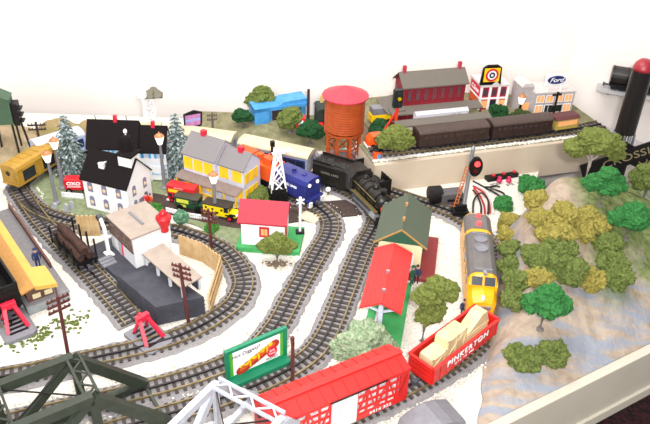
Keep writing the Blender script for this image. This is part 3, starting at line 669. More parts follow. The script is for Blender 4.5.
# black hopper at the left edge
u = Vector((10.7, -13)).normalized(); rz = math.atan2(u.y, u.x); tip = Vector((-54.9, 91.6)); L = 17; c = tip-u*L/2
t = car('hopper_car', 'big black ribbed hopper car at the left edge beside the yellow roof', (c.x, c.y, 1.1), rz, L, inset=3.4)
b = B(); b.box(-L/2, L/2, -2.7, 2.7, 1.5, 1.9)
for s in (-1, 1):
    b.box(-L/2, L/2, s*2.7-.12, s*2.7+.12, 1.5, 6.6); b.box(s*L/2-.12, s*L/2+.12, -2.7, 2.7, 1.5, 6.6); b.box(-L/2, L/2, s*2.75-.2, s*2.75+.2, 6.4, 6.7)
    for k in range(10): x = -L/2+.3+k*(L-.6)/9; b.box(x-.14, x+.14, s*2.8-.18, s*2.8+.18, 1.5, 6.6)
    for k in range(3): b.box(s*L/2-.25, s*L/2+.25, -2.7, 2.7, 2.6+k*1.3, 2.85+k*1.3)
    for k in range(4): b.box(s*L/2-.25, s*L/2+.25, -2.4+k*1.5, -2.1+k*1.5, 1.5, 6.6)
b.build('body', BLACK, t)
# raised train: two brown coaches and the small yellow car
for k, (a0, a1, lab) in enumerate(((8.2, 26.6, 'dark brown coach nearest the round tree on the raised track'), (27.2, 43.8, 'dark brown coach on the raised track beside the small yellow railcar'))):
    p0 = Vector(ab(a0, 3.15)); p1 = Vector(ab(a1, 3.2)); c = (p0+p1)/2; L = (p1-p0).length-.5; rz = math.atan2(p1.y-p0.y, p1.x-p0.x)
    t = car('brown_coach', lab, (c.x, c.y, UP+1.05), rz, L, 'brown coaches on the raised track', inset=3)
    hw = 2.1; b = B(); b.box(-L/2, L/2, -hw, hw, 1.1, 4.3); [b.box(-L/2+.5+q*(L-1)/26, -L/2+.62+q*(L-1)/26, -hw-.05, -hw, 1.3, 3.1) for q in range(27)]; b.build('body', CARB, t)
    b = B(); b.prism([(-hw-.1, 4.2)]+arc_roof(-hw-.1, 4.2, .8)[1:-1]+[(hw+.1, 4.2)], 'x', -L/2-.1, L/2+.1); b.build('roof', mat('coach_roof_umber', hx('#4a3a34'), .6, hx('#3f312c')), t)
    for q in range(10):
        for s in (-1, 1): b = B(); b.box(-L/2+1+q*(L-2)/10+.15, -L/2+1+(q+1)*(L-2)/10-.25, s*hw-.07, s*hw+.07, 2.9, 3.8); b.build('window', mat('brown_glass', hx('#43322e'), .25), t)
    b = B(); [b.box(-L/2+2.5, L/2-2.5, s*1.6-.3, s*1.6+.3, .5, 1.1) for s in (-1, 1)]; b.build('underbody', BLACK, t)
p0 = Vector(ab(45.0, 3.7)); p1 = Vector(ab(51.6, 4.1)); c = (p0+p1)/2; L = (p1-p0).length; rz = math.atan2(p1.y-p0.y, p1.x-p0.x)
t = car('yellow_railcar', 'small yellow railcar with lit windows at the end of the raised track', (c.x, c.y, UP+1.05), rz, L, inset=2.4)
b = B(); b.box(-L/2, L/2, -2, 2, .9, 3.6); b.build('body', mat('railcar_yellow', hx('#b9a250'), .5), t)
b = B(); b.prism([(-2.2, 3.5), (2.2, 3.5), (1.2, 4.1), (-1.2, 4.1)], 'x', -L/2-.3, L/2+.3); b.build('roof', mat('maroon_roof', hx('#5a2a2c'), .6), t)
for q in range(6): b = B(); b.box(-L/2+.6+q*(L-1)/6, -L/2+1.5+q*(L-1)/6, -2.06, 2.06, 1.9, 3.1); b.build('lit_window', LIT, t)
# ---------------------------------------------------------------- buildings
def win(name, M, t, x0, x1, z0, z1, y, d=.12, frame=None, fw_=.15, sill=True):
    """a framed window in a wall facing -y (y = wall plane)"""
    b = B(); b.box(x0, x1, y-d*.6, y+.1, z0, z1); o = b.build(name, M, t)
    if frame:
        b = B(); b.box(x0-fw_, x0, y-d, y+.1, z0-fw_, z1+fw_); b.box(x1, x1+fw_, y-d, y+.1, z0-fw_, z1+fw_); b.box(x0, x1, y-d, y+.1, z1, z1+fw_); b.box(x0, x1, y-d, y+.1, z0-fw_, z0)
        xm = (x0+x1)/2; b.box(xm-.05, xm+.05, y-d, y+.1, z0, z1); b.build('window_frame', frame, o)
    return o
def place(root_objs, T): pass
# church
A = at(87.5, 208); Bc = at(133.5, 215.5); Cc = at(154, 203)
rz = math.atan2(Bc[1]-A[1], Bc[0]-A[0]); rz -= math.radians(8); L = math.hypot(Bc[0]-A[0], Bc[1]-A[1])+.3; W = 8.6
t = thing('church', 'white church with black roof, dark steeple and arched candle lit windows', 'church', (A[0], A[1], .25), rz)
h, rise = 7.8, 4.6
b = B(); gable(b, L, W, h, rise); b.build('walls', WHITE, t)
b = B(); groof(b, L, W, h, rise, .55, .3, .35); b.build('roof', SHINGLE, t)
def arch(x, z, hgt, wd, n=8): return [(x-wd/2, z), (x+wd/2, z)]+[(x+wd/2*math.cos(PI*k/n), z+hgt-wd/2+wd/2*math.sin(PI*k/n)) for k in range(n+1)]
for zz in (.9, 4.5):
    for k in range(3):
        x = L*(.16+.32*k); b = B(); b.prism(arch(x, zz, 2.5, 1.25), 'y', -.12, .05); o = b.build('arched_window', PANE, t)
        b = B(); b.ball((x, -.16, zz+1.0), .42, 2, (1, .35, 1.2)); b.build('candle_light', CANDLE, o)
    for y in (W*.27, W*.73):
        b = B(); b.prism(arch(y, zz, 2.5, 1.15), 'x', L-.05, L+.12); o = b.build('arched_window', PANE, t)
        b = B(); b.ball((L+.16, y, zz+1.0), .4, 2, (.35, 1, 1.2)); b.build('candle_light', CANDLE, o)
b = B(); x0 = L-3.3; b.box(x0, x0+3.2, W/2-1.6, W/2+1.6, h, h+5.7); st_ = b.build('steeple_base', WHITE, t)
b = B(); b.prism([(x0-.35, W/2-1.95), (x0+3.55, W/2-1.95), (x0+3.55, W/2+1.95), (x0-.35, W/2+1.95)], 'z', h+5.6, h+6.0)
b.lathe([(2.2, h+5.9), (1.5, h+6.5), (1.3, h+8.6), (1.0, h+9.6), (.3, h+10)], (x0+1.6, W/2), 8); b.build('spire', SHINGLE, st_)
b = B(); b.lathe([(.15, h+9.8), (.15, h+10.3), (.4, h+10.6), (.4, h+11.0), (.15, h+11.3)], (x0+1.6, W/2), 12); b.build('finial', WHITE, st_)
b = B(); b.box(3.6, 4.9, 1.5, 2.2, h+2.1, h+3.2); b.prism([(3.4, h+3.2), (5.1, h+3.2), (5.5, h+3.9), (4.5, h+3.5)], 'y', 1.5, 2.2); b.build('roof_vent', WHITE, t)
b = B(); b.box(L, L+.1, W/2-.7, W/2+.7, 0, 2.8); b.build('door', PANE, t)
# two storey house
A = at(186, 189.5); Bc = at(247, 202.5)
rz = math.atan2(Bc[1]-A[1], Bc[0]-A[0])-math.radians(10); L = math.hypot(Bc[0]-A[0], Bc[1]-A[1])+.4
t = thing('house', 'two storey lilac house with yellow shutters, grey roof and long front porch', 'house', (A[0], A[1], .25), rz)
W = 8.0; L1 = L*.56; h1 = 9.6; h2 = 9.0; YT = YEL
b = B(); gable(b, L1, W, h1, 3.4); 
b.T = Matrix.Translation((L1, .9, 0)); gable(b, L-L1, W-1.6, h2, 2.7); b.T = Matrix(); b.build('walls', LILAC, t)
b = B(); groof(b, L1, W, h1, 3.4, .4, .25, .3); b.T = Matrix.Translation((L1+.3, .9, 0)); groof(b, L-L1-.3, W-1.6, h2, 2.7, .4, .25, .2); b.build('roof', GREYR, t)
for (x, z) in ((3.2, 12.3), (L-2.6, 10.9)):
    b = B(); b.box(x-.55, x+.55, W/2-.5, W/2+.5, z-1, z+1.9); b.build('chimney', TOYRED, t)
b = B(); b.box(-.6, L+.3, -2.6, 0, 0, .55); b.build('porch_floor', WHITE, t)
b = B(); b.prism([(-2.7, 4.2), (0, 4.9), (0, 5.1), (-2.7, 4.4)], 'x', -.7, L+.4); b.build('porch_roof', mat('porch_roof_taupe', hx('#7f6e68'), .75), t)
for k in range(6): b = B(); x = -.3+k*(L+.3)/5; b.box(x-.16, x+.16, -2.5, -2.2, .55, 4.3); b.build('porch_post', YT, t)
for k in range(5):
    if k == 1: continue
    b = B(); xa = -.3+k*(L+.3)/5+.2; xb = xa+(L+.3)/5-.4; b.box(xa, xb, -2.45, -2.25, 1.9, 2.15); b.box(xa, xb, -2.45, -2.25, .8, 1.0)
    for q in range(7): xx = xa+(xb-xa)*q/6; b.box(xx-.06, xx+.06, -2.4, -2.3, .9, 2.0)
    b.build('porch_railing', YT, t)
def shutterwin(x, z, hgt, y, wd=.75):
    o = win('window', mat('warm_window', hx('#f3c25a'), .5), t, x-wd*.5, x+wd*.5, z, z+hgt, y, .12, YT, .12)
    for s in (-1, 1): b = B(); b.box(x+s*(wd*.95)-.45, x+s*(wd*.95)+.45, y-.16, y+.05, z-.15, z+hgt+.15); b.build('shutter', YT, o)
for x in (1.4, 4.2, 7.0): shutterwin(x, 6.0, 2.6, 0)
for x in (L1+1.7, L-1.8): shutterwin(x, 5.8, 2.4, .9)
for x in (1.2, 7.2, L1+2, L-1.6): shutterwin(x, 1.6, 2.3, 0 if x < L1 else .9)
b = B(); b.box(3.6, 4.9, -.1, .05, .55, 3.9); b.build('door', YT, t)
for y in (2.4, 5.0):
    for z in (1.4, 5.4):
        b = B(); b.box(L, L+.1, y-.45, y+.45, z, z+2.3); o = b.build('window', mat('warm_window', hx('#f3c25a'), .5), t)
        for s in (-1, 1): b = B(); b.box(L, L+.15, y+s*.85-.36, y+s*.85+.36, z-.1, z+2.4); b.build('shutter', YT, o)
# long white building with sky blue shutters and black roof
A = at(83, 183); Bc = at(172, 184)
pr0 = at(89, 119.5, 13.5); pr1 = at(139, 121, 13.5); 
rz = math.atan2(pr1[1]-pr0[1], pr1[0]-pr0[0]); L1 = math.hypot(pr1[0]-pr0[0], pr1[1]-pr0[1])-.5; W = 7.0
d = Vector((math.cos(rz), math.sin(rz))); nn = Vector((-d.y, d.x)); o0 = Vector(pr0)-nn*W/2
t = thing('farmhouse', 'long white building with black roof and sky blue shutters behind the church', 'house', (o0.x, o0.y, .05), rz)
L2 = 6.6
b = B(); gable(b, L1, W, 8.6, 4.7); b.T = Matrix.Translation((L1, .4, 0)); gable(b, L2, W-.8, 7.8, 4.4); b.T = Matrix(); b.build('walls', WHITE, t)
b = B(); groof(b, L1, W, 8.6, 4.7, .6, .3, .5); b.T = Matrix.Translation((L1+.4, .4, 0)); groof(b, L2-.3, W-.8, 7.8, 4.4, .6, .3, .2); b.build('roof', SHINGLE, t)
for x, z in ((L1*.55, 13.2), (L1+3.6, 12.0)): b = B(); b.box(x-.4, x+.4, W/2-.4, W/2+.4, z-.6, z+1.5); b.build('chimney', TOYRED, t)
for x in (1.5, 8.6): b = B(); b.tube((x, W/2, 13), (x, W/2, 14.6), .1, 6); b.build('roof_finial', BLACK, t)
for x in (1.2, 3.8, 6.4, 9.0, 11.2, L1+2, L1+5):
    for z in (5.6, 1.6):
        if x > L1+L2-1: continue
        y = 0 if x < L1 else .4
        b = B(); b.box(x-.45, x+.45, y-.1, y+.05, z, z+2.0); o = b.build('window', mat('pale_pane', hx('#c9d6ea'), .3), t)
        for s in (-1, 1): b = B(); b.box(x+s*.85-.3, x+s*.85+.3, y-.14, y+.05, z-.1, z+2.1); b.build('shutter', mat('sky_blue_shutter', hx('#54b4ec'), .5), o)
# white board with blue writing in front of it
pw = at(151, 182); pw2 = at(166, 183)
rz = math.atan2(pw2[1]-pw[1], pw2[0]-pw[0]); t = thing('notice_board', 'low white board with pale blue writing behind the church', 'sign', (*pw, .1), rz)
LW = math.hypot(pw2[0]-pw[0], pw2[1]-pw[1])
b = B(); b.box(0, LW, 0, .25, .6, 4.3); b.build('panel', WHITE, t)
for x in (.25, LW-.25): b = B(); b.box(x-.12, x+.12, .05, .2, 0, .6); b.build('leg', WHITE, t)
text('lettering', 'Blanch', 1.0, mat('sky_blue_shutter', hx('#54b4ec')), t, upright(LW/2, -.02, 2.2), .02)
# small shed with red roof on green board
A = at(236, 251.5); Bc = at(299, 258.5); Dd = at(313, 231)
rz = math.atan2(Bc[1]-A[1], Bc[0]-A[0]); L = math.hypot(Bc[0]-A[0], Bc[1]-A[1]); rz += math.radians(3)
t = thing('crossing_shed', 'small white shed with red roof on a green board by the road crossing', 'shed', (*A, .05), rz)
b = B(); b.box(0, L, 0, 9, 0, 1.1); b.build('base', GREENB, t, bevel=.08)
sh = 6.3; b = B(); b.T = Matrix.Translation((1.0, 1.2, 1.1)); gable(b, L-4.2, 6, sh, 2.5); b.build('walls', WHITE, t)
b = B(); b.T = Matrix.Translation((1.0, 1.2, 1.1)); groof(b, L-4.2, 6, sh, 2.5, .9, .28, .6); b.build('roof', mat('red_roofing', hx('#b01f35'), .5, hx('#a31b30'), 60), t)
xw = 5.7; b = B(); b.box(xw-.65, xw+.65, 1.1, 1.22, 3.7, 5.3); o = b.build('window', LIT, t)
b = B(); b.box(xw-1.0, xw-.65, .98, 1.22, 3.3, 5.7); b.box(xw+.65, xw+1.0, .98, 1.22, 3.3, 5.7); b.box(xw-.65, xw+.65, .98, 1.22, 5.3, 5.7); b.box(xw-.65, xw+.65, .98, 1.22, 3.3, 3.7); b.box(xw-.05, xw+.05, 1.0, 1.2, 3.7, 5.3); b.build('window_frame', RED, o)
b = B(); b.box(L-3.2, L-3.05, 1.7, 3.6, 1.1, 5.6); b.build('door', mat('shed_door_red', hx('#e23a22'), .5), t)
# green roofed station
p0 = Vector(at(402, 230, 11)); p1 = Vector(at(409, 193, 11)); rz = math.atan2(p1.y-p0.y, p1.x-p0.x); L = (p1-p0).length; W = 8.4
d = (p1-p0).normalized(); nl = Vector((-d.y, d.x)); o0 = p0-nl*W/2
t = thing('station', 'station with broad grey green gable roof beside the steam engine', 'station', (o0.x, o0.y, .02), rz)
b = B(); b.box(-.8, L+.5, -3.0, W+.4, 0, .7); b.build('foundation', mat('brick_red_platform', hx('#8c3436'), .7), t)
b = B(); b.T = Matrix.Translation((.6, 0, 0)); gable(b, L-1.2, W, 7.6, 3.0, z0=.7); b.build('walls', CREAM, t)
b = B(); groof(b, L, W, 7.6, 3.0, .9, .35, .1); b.build('roof', STNG, t)
b = B(); b.prism([(.2, 7.8), (W-.2, 7.8), (W/2, 10.5)], 'x', .1, .65); b.build('gable_board', mat('gable_green', hx('#2f5a44'), .6), t)
b = B(); k = 3.0/(W/2)
for y0, y1 in ((-.9, W/2), (W+.9, W/2)): b.bar((-.1, y0, 7.6-.9*k+.42), (-.1, y1, 10.6+.42), .2, .25)
b.build('gable_trim', mat('ochre_trim', hx('#b08a4a'), .6), t)
for x in (3.6, 9.0): b = B(); b.box(x-.35, x+.35, W/2-.25, W/2+.25, 10.5, 11.5); b.build('chimney', mat('ochre_chimney', hx('#b5824e'), .7), t)
for k_ in range(4):
    x = 2+k_*3; b = B(); b.box(x-.7, x+.7, -.1, .05, 3, 6); b.build('window', DPANE, t)
for y in (2.2, 5.8): b = B(); b.box(.5, .62, y-.8, y+.8, 1.2, 5.8); b.build('door', WHITE, t)
# red roofed platform shelter on green board
p0 = Vector(at(381, 304, 8.6)); p1 = Vector(at(394.5, 244, 8.6)); rz = math.atan2(p1.y-p0.y, p1.x-p0.x); L = (p1-p0).length; W = 6.4
d = (p1-p0).normalized(); nl = Vector((-d.y, d.x)); o0 = p0-nl*W/2
t = thing('platform_shelter', 'open platform shelter with bright red ribbed roof on a green board', 'shelter', (o0.x, o0.y, .02), rz)
b = B(); b.box(-4.6, L-1, -.9, W-.4, 0, .8); b.build('base', GREENB, t, bevel=.08)
b = B(); k = 1.5/(W/2)
b.prism([(-.4, 7-.4*k), (W/2, 8.5), (W+.4, 7-.4*k), (W+.4, 7.3-.4*k), (W/2, 8.8), (-.4, 7.3-.4*k)], 'x', 0, L)
for i in range(17):
    x = .4+i*(L-.8)/16
for s in range(-6, 7):
    y = W/2+s*.52; z = 8.8-abs(s)*.52*k; b.box(0, L, y-.06, y+.06, z-.05, z+.1)
b.build('roof', mat('shelter_roof_red', hx('#d0322e'), .5, hx('#c62d2c'), 50), t)
for x in (1.0, L*.5, L-1.6):
    b = B(); b.box(x-.4, x+.4, W/2-.4, W/2+.4, .8, 7.6); b.bar((x, W/2, 6), (x, .6, 7.0), .3, .35); b.bar((x, W/2, 6), (x, W-.6, 7.0), .3, .35); b.build('post', mat('pale_post', hx('#c9cfde'), .5), t)
for x in (3.2, 8.5): b = B(); b.box(x-.2, x+.2, W/2-.3, W/2+.3, 8.7, 9.3); b.build('roof_vent', STEEL, t)
b = B(); b.box(2, 6, W/2+.3, W/2+1.1, 1.7, 1.95); [b.box(x, x+.2, W/2+.4, W/2+1.0, .8, 1.7) for x in (2.3, 5.5)]; b.build('bench', WHITE, t)
# loading platform
u = Vector((.70, -.714)); v = Vector((.714, .70)); rz = math.atan2(u.y, u.x)
FC = Vector(at(158, 325.5)); LP = 30.0; org = FC-u*LP
def lp(x, y, z=0): p = org+u*x+v*y; return (p.x, p.y, z)
t = thing('loading_platform', 'long charcoal loading platform with raised ramp beside the siding', 'platform', (org.x, org.y, 0.02), rz)
b = B(); b.box(2.5, LP-10.5, .7, 8.4, 0, 1.5); b.box(LP-10.5, LP-.5, 0, 1.0, 0, 1.5); b.build('lower_deck', DECK, t, bevel=.08)
F1 = Vector(at(158, 325.5)); F2 = Vector(at(205.5, 315)); F3 = F2+Vector((-9.6, 8.4)); F4 = Vector(at(118, 276, 4.2)); DQ = [F1, F2, F3, F4]; ctr = (F1+F2+F3+F4)/4
def toloc(p): q = p-org; return (q.dot(u), q.dot(v))
def grow(k, sl=0): return [toloc(p+(p-ctr).normalized()*k+(Vector((-.75, .6))*sl if i > 1 else Vector((0, 0)))) for i, p in enumerate(DQ)]
b = B(); lo_, hi_ = grow(0, 1.6), grow(0)
b.add([(x, y, 0) for x, y in lo_]+[(x, y, 4.2) for x, y in hi_], [(0, 1, 2, 3), (7, 6, 5, 4)]+[(i, (i+1) % 4, 4+(i+1) % 4, 4+i) for i in range(4)])
for k in range(4):
    b.prism(grow(.12, 1.6-(.35+k)*.38), 'z', .35+k*1.0, .55+k*1.0)
rd = b.build('raised_dock', DECK, t); rd['label'] = 'raised dock of stacked charcoal timbers'
b = B(); [b.box(8.6+k*.8, 9.4+k*.8, .2, 3.0, 1.5, 2.3-k*.25) for k in range(3)]; b.build('steps', MGREY, t)
# white freight building on it
oA = Vector(at(106, 216, 8.6)); oB = Vector(at(131, 239.5, 8.6)); oC = Vector(at(178.5, 234, 8.6))
rzb = math.atan2(oB.y-oA.y, oB.x-oA.x); LB_ = (oB-oA).length; WB = (oC-oB).length-.2
bd = (oB-oA).normalized(); bn = Vector((-bd.y, bd.x))
t = thing('freight_office', 'white box building with flat tan roof on the charcoal platform', 'building', (oA.x, oA.y, 1.54), rzb)
b = B(); b.box(.2, LB_-.2, .3, WB-.2, 0, 6.9); b.build('walls', mat('office_white', hx('#ececf0'), .55, hx('#e8e8ec')), t)
b = B(); b.box(-.1, LB_+.15, -.1, WB+.1, 6.9, 7.25); rf = b.build('roof', CONC, t, bevel=.06)
b = B(); b.box(2.0, 7.4, 3.8, 4.3, 7.25, 7.5); b.build('roof_bar', MGREY, rf)
b = B(); b.box(.4, LB_-.5, .14, .32, 3.6, 6.7); pn = b.build('sign_panel', mat('sign_panel_brown', hx('#6d554c'), .7, hx('#8d7a70'), 150, lo=.5, hi=.6), t); pn['label'] = 'weathered brown sign panel'
b = B(); b.box(.2, LB_-.3, .05, .35, 6.6, 6.85); b.box(.2, LB_-.3, .05, .35, 3.4, 3.6); b.build('panel_trim', BRN, pn)
b = B(); b.box(3.4, 4.8, .18, .35, 0, 3.3); dr = b.build('door', mat('grey_door', hx('#b8bac6'), .5), t)
b = B(); b.box(4.9, 5.1, .1, .3, .2, 3.3); b.build('door_stripe', TOYRED, dr)
# lean-to canopy
q0 = Vector(at(142, 253.5, 6.8)); q1 = Vector(at(181.6, 288, 6.8))
rzc = math.atan2(q1.y-q0.y, q1.x-q0.x); LC_ = (q1-q0).length; WC = 4.4
t = thing('dock_canopy', 'low open canopy with tan roof and white posts on the raised dock', 'canopy', (q0.x, q0.y, 4.2), rzc)
b = B(); b.prism([(0, 2.3), (WC, 2.6), (WC, 2.9), (0, 2.6)], 'x', 0, LC_); b.build('roof', CONC, t, bevel=.05)
for k in range(4):
    for y in (.4, WC-.5): b = B(); x = .5+k*(LC_-1)/3; b.box(x-.25, x+.25, y-.2, y+.2, .02, 2.4+y*.07); b.build('post', mat('post_white', hx('#d9dbe3'), .5), t)
b = B(); b.box(.5, LC_-.5, WC-.95, WC-.75, .05, 2.4); b.build('shade_panel', DGREY, t)  # dark panel added to stand for the shade under the canopy
# white unloading chute
p = Vector(at(109, 254, 1.6))
t = thing('unloading_chute', 'slanting white chute arm standing by the white freight building', 'chute', (p.x, p.y, 1.54), rz)
b = B(); b.cb((0, 0, .15), (2.0, 1.4, .3)); b.build('foot', WHITE, t)
b = B(); b.bar((0, 0, .3), (-.9, .3, 5.6), .6, .5); b.bar((-.9, .3, 5.6), (-2.8, .6, 7.2), .6, .5); b.build('arm', WHITE, t)
b = B(); b.tube((-2.9, .1, 7.1), (-2.9, 1.1, 7.1), .6, 12); b.build('pulley', DGREY, t)
# fences
def fence(label, pts, h=4.6, w=.95, name='wooden_fence', M=WOOD, top=.45, gap=.04, th=.22):
    t = thing(name, label, 'fence', (*pts[0], .02)); b = B(); o = Vector(pts[0]); r_ = B()
    for p, q in zip(pts, pts[1:]):
        p = Vector(p); q = Vector(q); L = (q-p).length; a = math.atan2(q.y-p.y, q.x-p.x); n = max(1, int(round(L/w)))
        T = Matrix.Translation((p.x-o.x, p.y-o.y, 0)) @ Matrix.Rotation(a, 4, 'Z'); b.T = T; r_.T = T
        for k in range(n):
            x0, x1 = k*L/n+gap/2, (k+1)*L/n-gap/2; xm = (x0+x1)/2
            b.prism([(x0, 0), (x1, 0), (x1, h-top), (xm+(x1-xm)*.6, h-top*.2), (xm, h), (xm-(x1-xm)*.6, h-top*.2), (x0, h-top)], 'y', -th/2, th/2)
        r_.box(0, L, th/2, th/2+.18, h*.3, h*.3+.3); r_.box(0, L, th/2, th/2+.18, h*.68, h*.68+.3)
    b.T = Matrix(); b.build('pickets', M, t); r_.build('rails', M, t); return t
fence('wooden fence of scalloped boards curving round the back of the white freight building', [at(180, 254), at(203, 262), at(222, 276), at(210, 315)], 4.8)
fence('short wooden fence of scalloped boards at the far end of the charcoal platform', [at(79, 236, 1.5), at(101, 236, 1.5)], 5.0).location.z = 1.55*S
fence('low white picket fence in front of the red delivery truck', [at(62, 198), at(84, 200)], 1.7, .45, 'picket_fence', WHITE, .3, .18, .12)
fence('low white picket fence along the road behind the topiary bush', [at(166, 213), at(190, 219), at(211, 222)], 1.6, .45, 'picket_fence', WHITE, .3, .18, .12)
# red urn on the office roof
p = at(165, 231, 8.82)
t = thing('urn', 'big glossy red urn standing on the tan roof', 'urn', (*p, 8.82))
b = B(); b.lathe([(.7, 0), (.75, .3), (.6, .5), (1.0, 1.6), (1.5, 3.0), (1.45, 3.3), (.9, 3.5), (.7, 3.9)], n=24); b.build('vessel', RED, t, smooth=True)
b = B(); b.lathe([(.8, 3.9), (.85, 4.0), (.5, 4.4), (.25, 4.8), (.05, 4.9)], n=20); b.build('lid', RED, t, smooth=True)
# yellow roofed freight platform at left edge
pf_ = Vector(at(26, 311)); pr_ = Vector(at(71, 300)); u = Vector((-.62, .785)); rz = math.atan2(u.y, u.x)
W = 7.6; t = thing('freight_shelter', 'freight platform with gold roof, one slope coloured as shaded, at the left edge', 'shelter', (pr_.x, pr_.y, .02), rz)
LZ = 34
b = B(); b.box(0, LZ, 0, W, 0, 1.9); b.build('foundation', mat('foundation_grey', hx('#8f9698'), .7), t, bevel=.08)
b = B(); b.box(-.1, LZ, -.1, W+.1, 1.9, 2.2); b.build('deck', mat('deck_grey', hx('#7d7a7c'), .7), t)
b = B(); b.box(.8, 5.6, 2.4, W-.6, 2.2, 4.2); b.box(5.6, LZ, 4.4, W-.6, 2.2, 4.6); b.build('walls', BRN, t)
b = B(); b.prism([(1.8, 4.7), (5.6, 5.7), (5.6, 6.0), (1.8, 5.0)], 'x', -.4, 6.0); b.prism([(4.1, 5.31), (5.6, 5.7), (5.6, 6.0), (4.1, 5.61)], 'x', 6.0, LZ)
b.prism([(1.8, 4.2), (2.05, 4.2), (2.05, 5.0), (1.8, 5.0)], 'x', -.4, 6.0); b.prism([(1.8, 4.2), (5.6, 5.2), (5.6, 5.99), (1.8, 4.99)], 'x', -.42, -.2); rf = b.build('right_roof_slope', GOLD, t); rf['label'] = 'gold roof slope'
b = B(); b.prism([(5.6, 5.7), (W+.4, 5.05), (W+.4, 5.35), (5.6, 6.0)], 'x', -.4, LZ); rf = b.build('left_roof_slope', GOLD_SHADE, t); rf['label'] = 'gold roof slope coloured as shaded'
for x in (.2, 2.7, 5.2): 
    b = B(); b.box(x-.15, x+.15, 2.0, 2.3, 2.2, 4.8); b.build('post', BRN, t)
b = B(); b.prism([(2.2, 4.0), (W-.5, 4.0), (W-.5, 4.9), (5.6, 5.6), (2.2, 4.75)], 'x', .6, .9); b.build('gable_end', BRN, t)
for y in (3.3, 5.4): b = B(); b.box(.68, .82, y-.7, y+.7, 2.6, 3.6); b.build('window', mat('shelter_pane', hx('#d8c9a0'), .4), t)
b = B(); b.box(8.5, 22, .1, .5, 2.2, 3.4); b.box(22, LZ, .1, .5, 2.2, 3.4); b.build('deck_wall', mat('deck_wall_brown', hx('#6a4238'), .7), t)
# red station building on the raised level
t = thing('brick_station', 'dark red two storey station with slate roof on the raised level', 'station', ab(10.6, 16.8), HUP-.02)
L, W = 16.4, 6.4
b = B(); gable(b, L, W, 10.3, 2.5); b.build('walls', MAROON, t)
b = B(); groof(b, L, W, 10.3, 2.5, .5, .3, .7); b.build('roof', SLATE, t)
for x in (.8, L-.8): b = B(); b.box(x-.4, x+.4, W/2-.4, W/2+.4, 12.0, 14.6); b.build('chimney', mat('chimney_pink', hx('#b5384c'), .6), t)
for k in range(7): win('window', mat('dusky_window', hx('#5e4a50'), .4), t, 1.0+k*2.2, 1.9+k*2.2, 6.6, 9.4, 0, .12, MAROON, .12)
for y in (2, 5): b = B(); b.box(-.1, .05, y-.45, y+.45, 6.6, 9.0); b.build('window', MC['dusky_window'], t)
b = B(); b.prism([(-3.2, 4.3), (0, 5.0), (0, 5.3), (-3.2, 4.6)], 'x', -4, L+4); b.prism([(-4.6, 4.2), (0, 5.0), (0, 5.3), (-4.6, 4.5)], 'y', -2, W+1); b.build('awning', SLATE, t)
for x in (-3.6, 0, 5.5, 11, 16, L+3.6): b = B(); b.box(x-.15, x+.15, -2.9, -2.6, 0, 4.4); b.build('awning_post', MAROON, t)
# platform canopy in front of it
t = thing('platform_canopy', 'long low slate canopy with pale eaves in front of the dark red station', 'canopy', ab(6.2, 7.7), HUP-.01)
L = 23
b = B(); b.box(-.5, L+.5, -.2, 3.0, 0, .8); b.build('platform', mat('platform_red', hx('#6e2a2e'), .7), t)
b = B(); b.prism([(-.4, 4.3), (1.5, 5.0), (3.2, 4.3), (3.2, 4.6), (1.5, 5.3), (-.4, 4.6)], 'x', -1, L+1); b.build('roof', SLATE, t)
b = B(); b.box(0, L, .2, .4, 3.2, 4.2); b.build('fascia_sign', mat('pale_fascia', hx('#e8d9c8'), .6), t)
for k in range(6): b = B(); x = .4+k*(L-.8)/5; b.box(x-.2, x+.2, 1.3, 1.7, .8, 4.9); b.build('post', MAROON, t)
# white freight car roof between station and canopy
t = car('white_reefer', 'white car standing between the slate canopy and the dark red station', ab(19, 12.45, UP+.1), HUP-.01, 14, trucks=True, inset=2.6, w=2.2)
b = B(); b.box(-7, 7, -1.0, 1.0, 1.3, 5.0); b.build('body', mat('reefer_white', hx('#d8d6df'), .5), t, bevel=.08)
b = B(); b.prism([(-1.1, 4.9), (1.1, 4.9), (0, 5.5)], 'x', -7.1, 7.1); b.build('roof', mat('reefer_roof', hx('#bcbac2'), .5), t)
text('lettering', 'NO. 45', .8, DGREY, t, upright(3.6, -1.03, 4.1), .01)
# red shop with round emblem sign
t = thing('corner_shop', 'red corner shop with white pilasters below a round emblem sign', 'shop', ab(34.3, 21.0), HUP-.1)
L, W, h = 7.4, 7, 6.4
b = B(); b.box(0, L, 0, W, 0, h); b.build('walls', mat('shop_red', hx('#b01a2e'), .6), t)
b = B(); b.box(-.3, L+.3, -.3, W+.3, h, h+.6); b.prism([(L*.35, h+.6), (L*.65, h+.6), (L*.5, h+1.7)], 'y', -.3, .2); b.build('cornice', mat('shop_cornice', hx('#d8cfd0'), .6), t)
for k in range(4): b = B(); x = k*L/3; b.box(x-.32, x+.32, -.25, 0, 0, h); b.build('pilaster', WHITE, t)
b = B(); b.box(-.2, L+.2, -.3, 0, 3.0, 3.4); b.box(-.3, 0, -.3, W, 3.0, 3.4); b.build('band', WHITE, t)
for k in range(3):
    x = (k+.5)*L/3; b = B(); b.box(x-.6, x+.6, -.1, .05, 3.9, 5.8); b.build('window', mat('shop_window', hx('#5a3a48'), .4), t)
    b = B(); b.box(x-.95, x+.85, -.12, .05, .5, 2.6); b.build('lit_window', LIT if k != 1 else DPANE, t)
b = B(); b.box(-.25, 0, .3, W-.2, 3.6, 6.0); sg = b.build('banner', TOYRED, t)
text('lettering', 'C.Sous', 1.75, WHITE, sg, upright(-.28, W/2, 4.85, -PI/2), .03, bold=.02)
b = B(); b.box(-.12, 0, .5, W-.5, .8, 2.6); b.build('side_window', ORANGE, t)
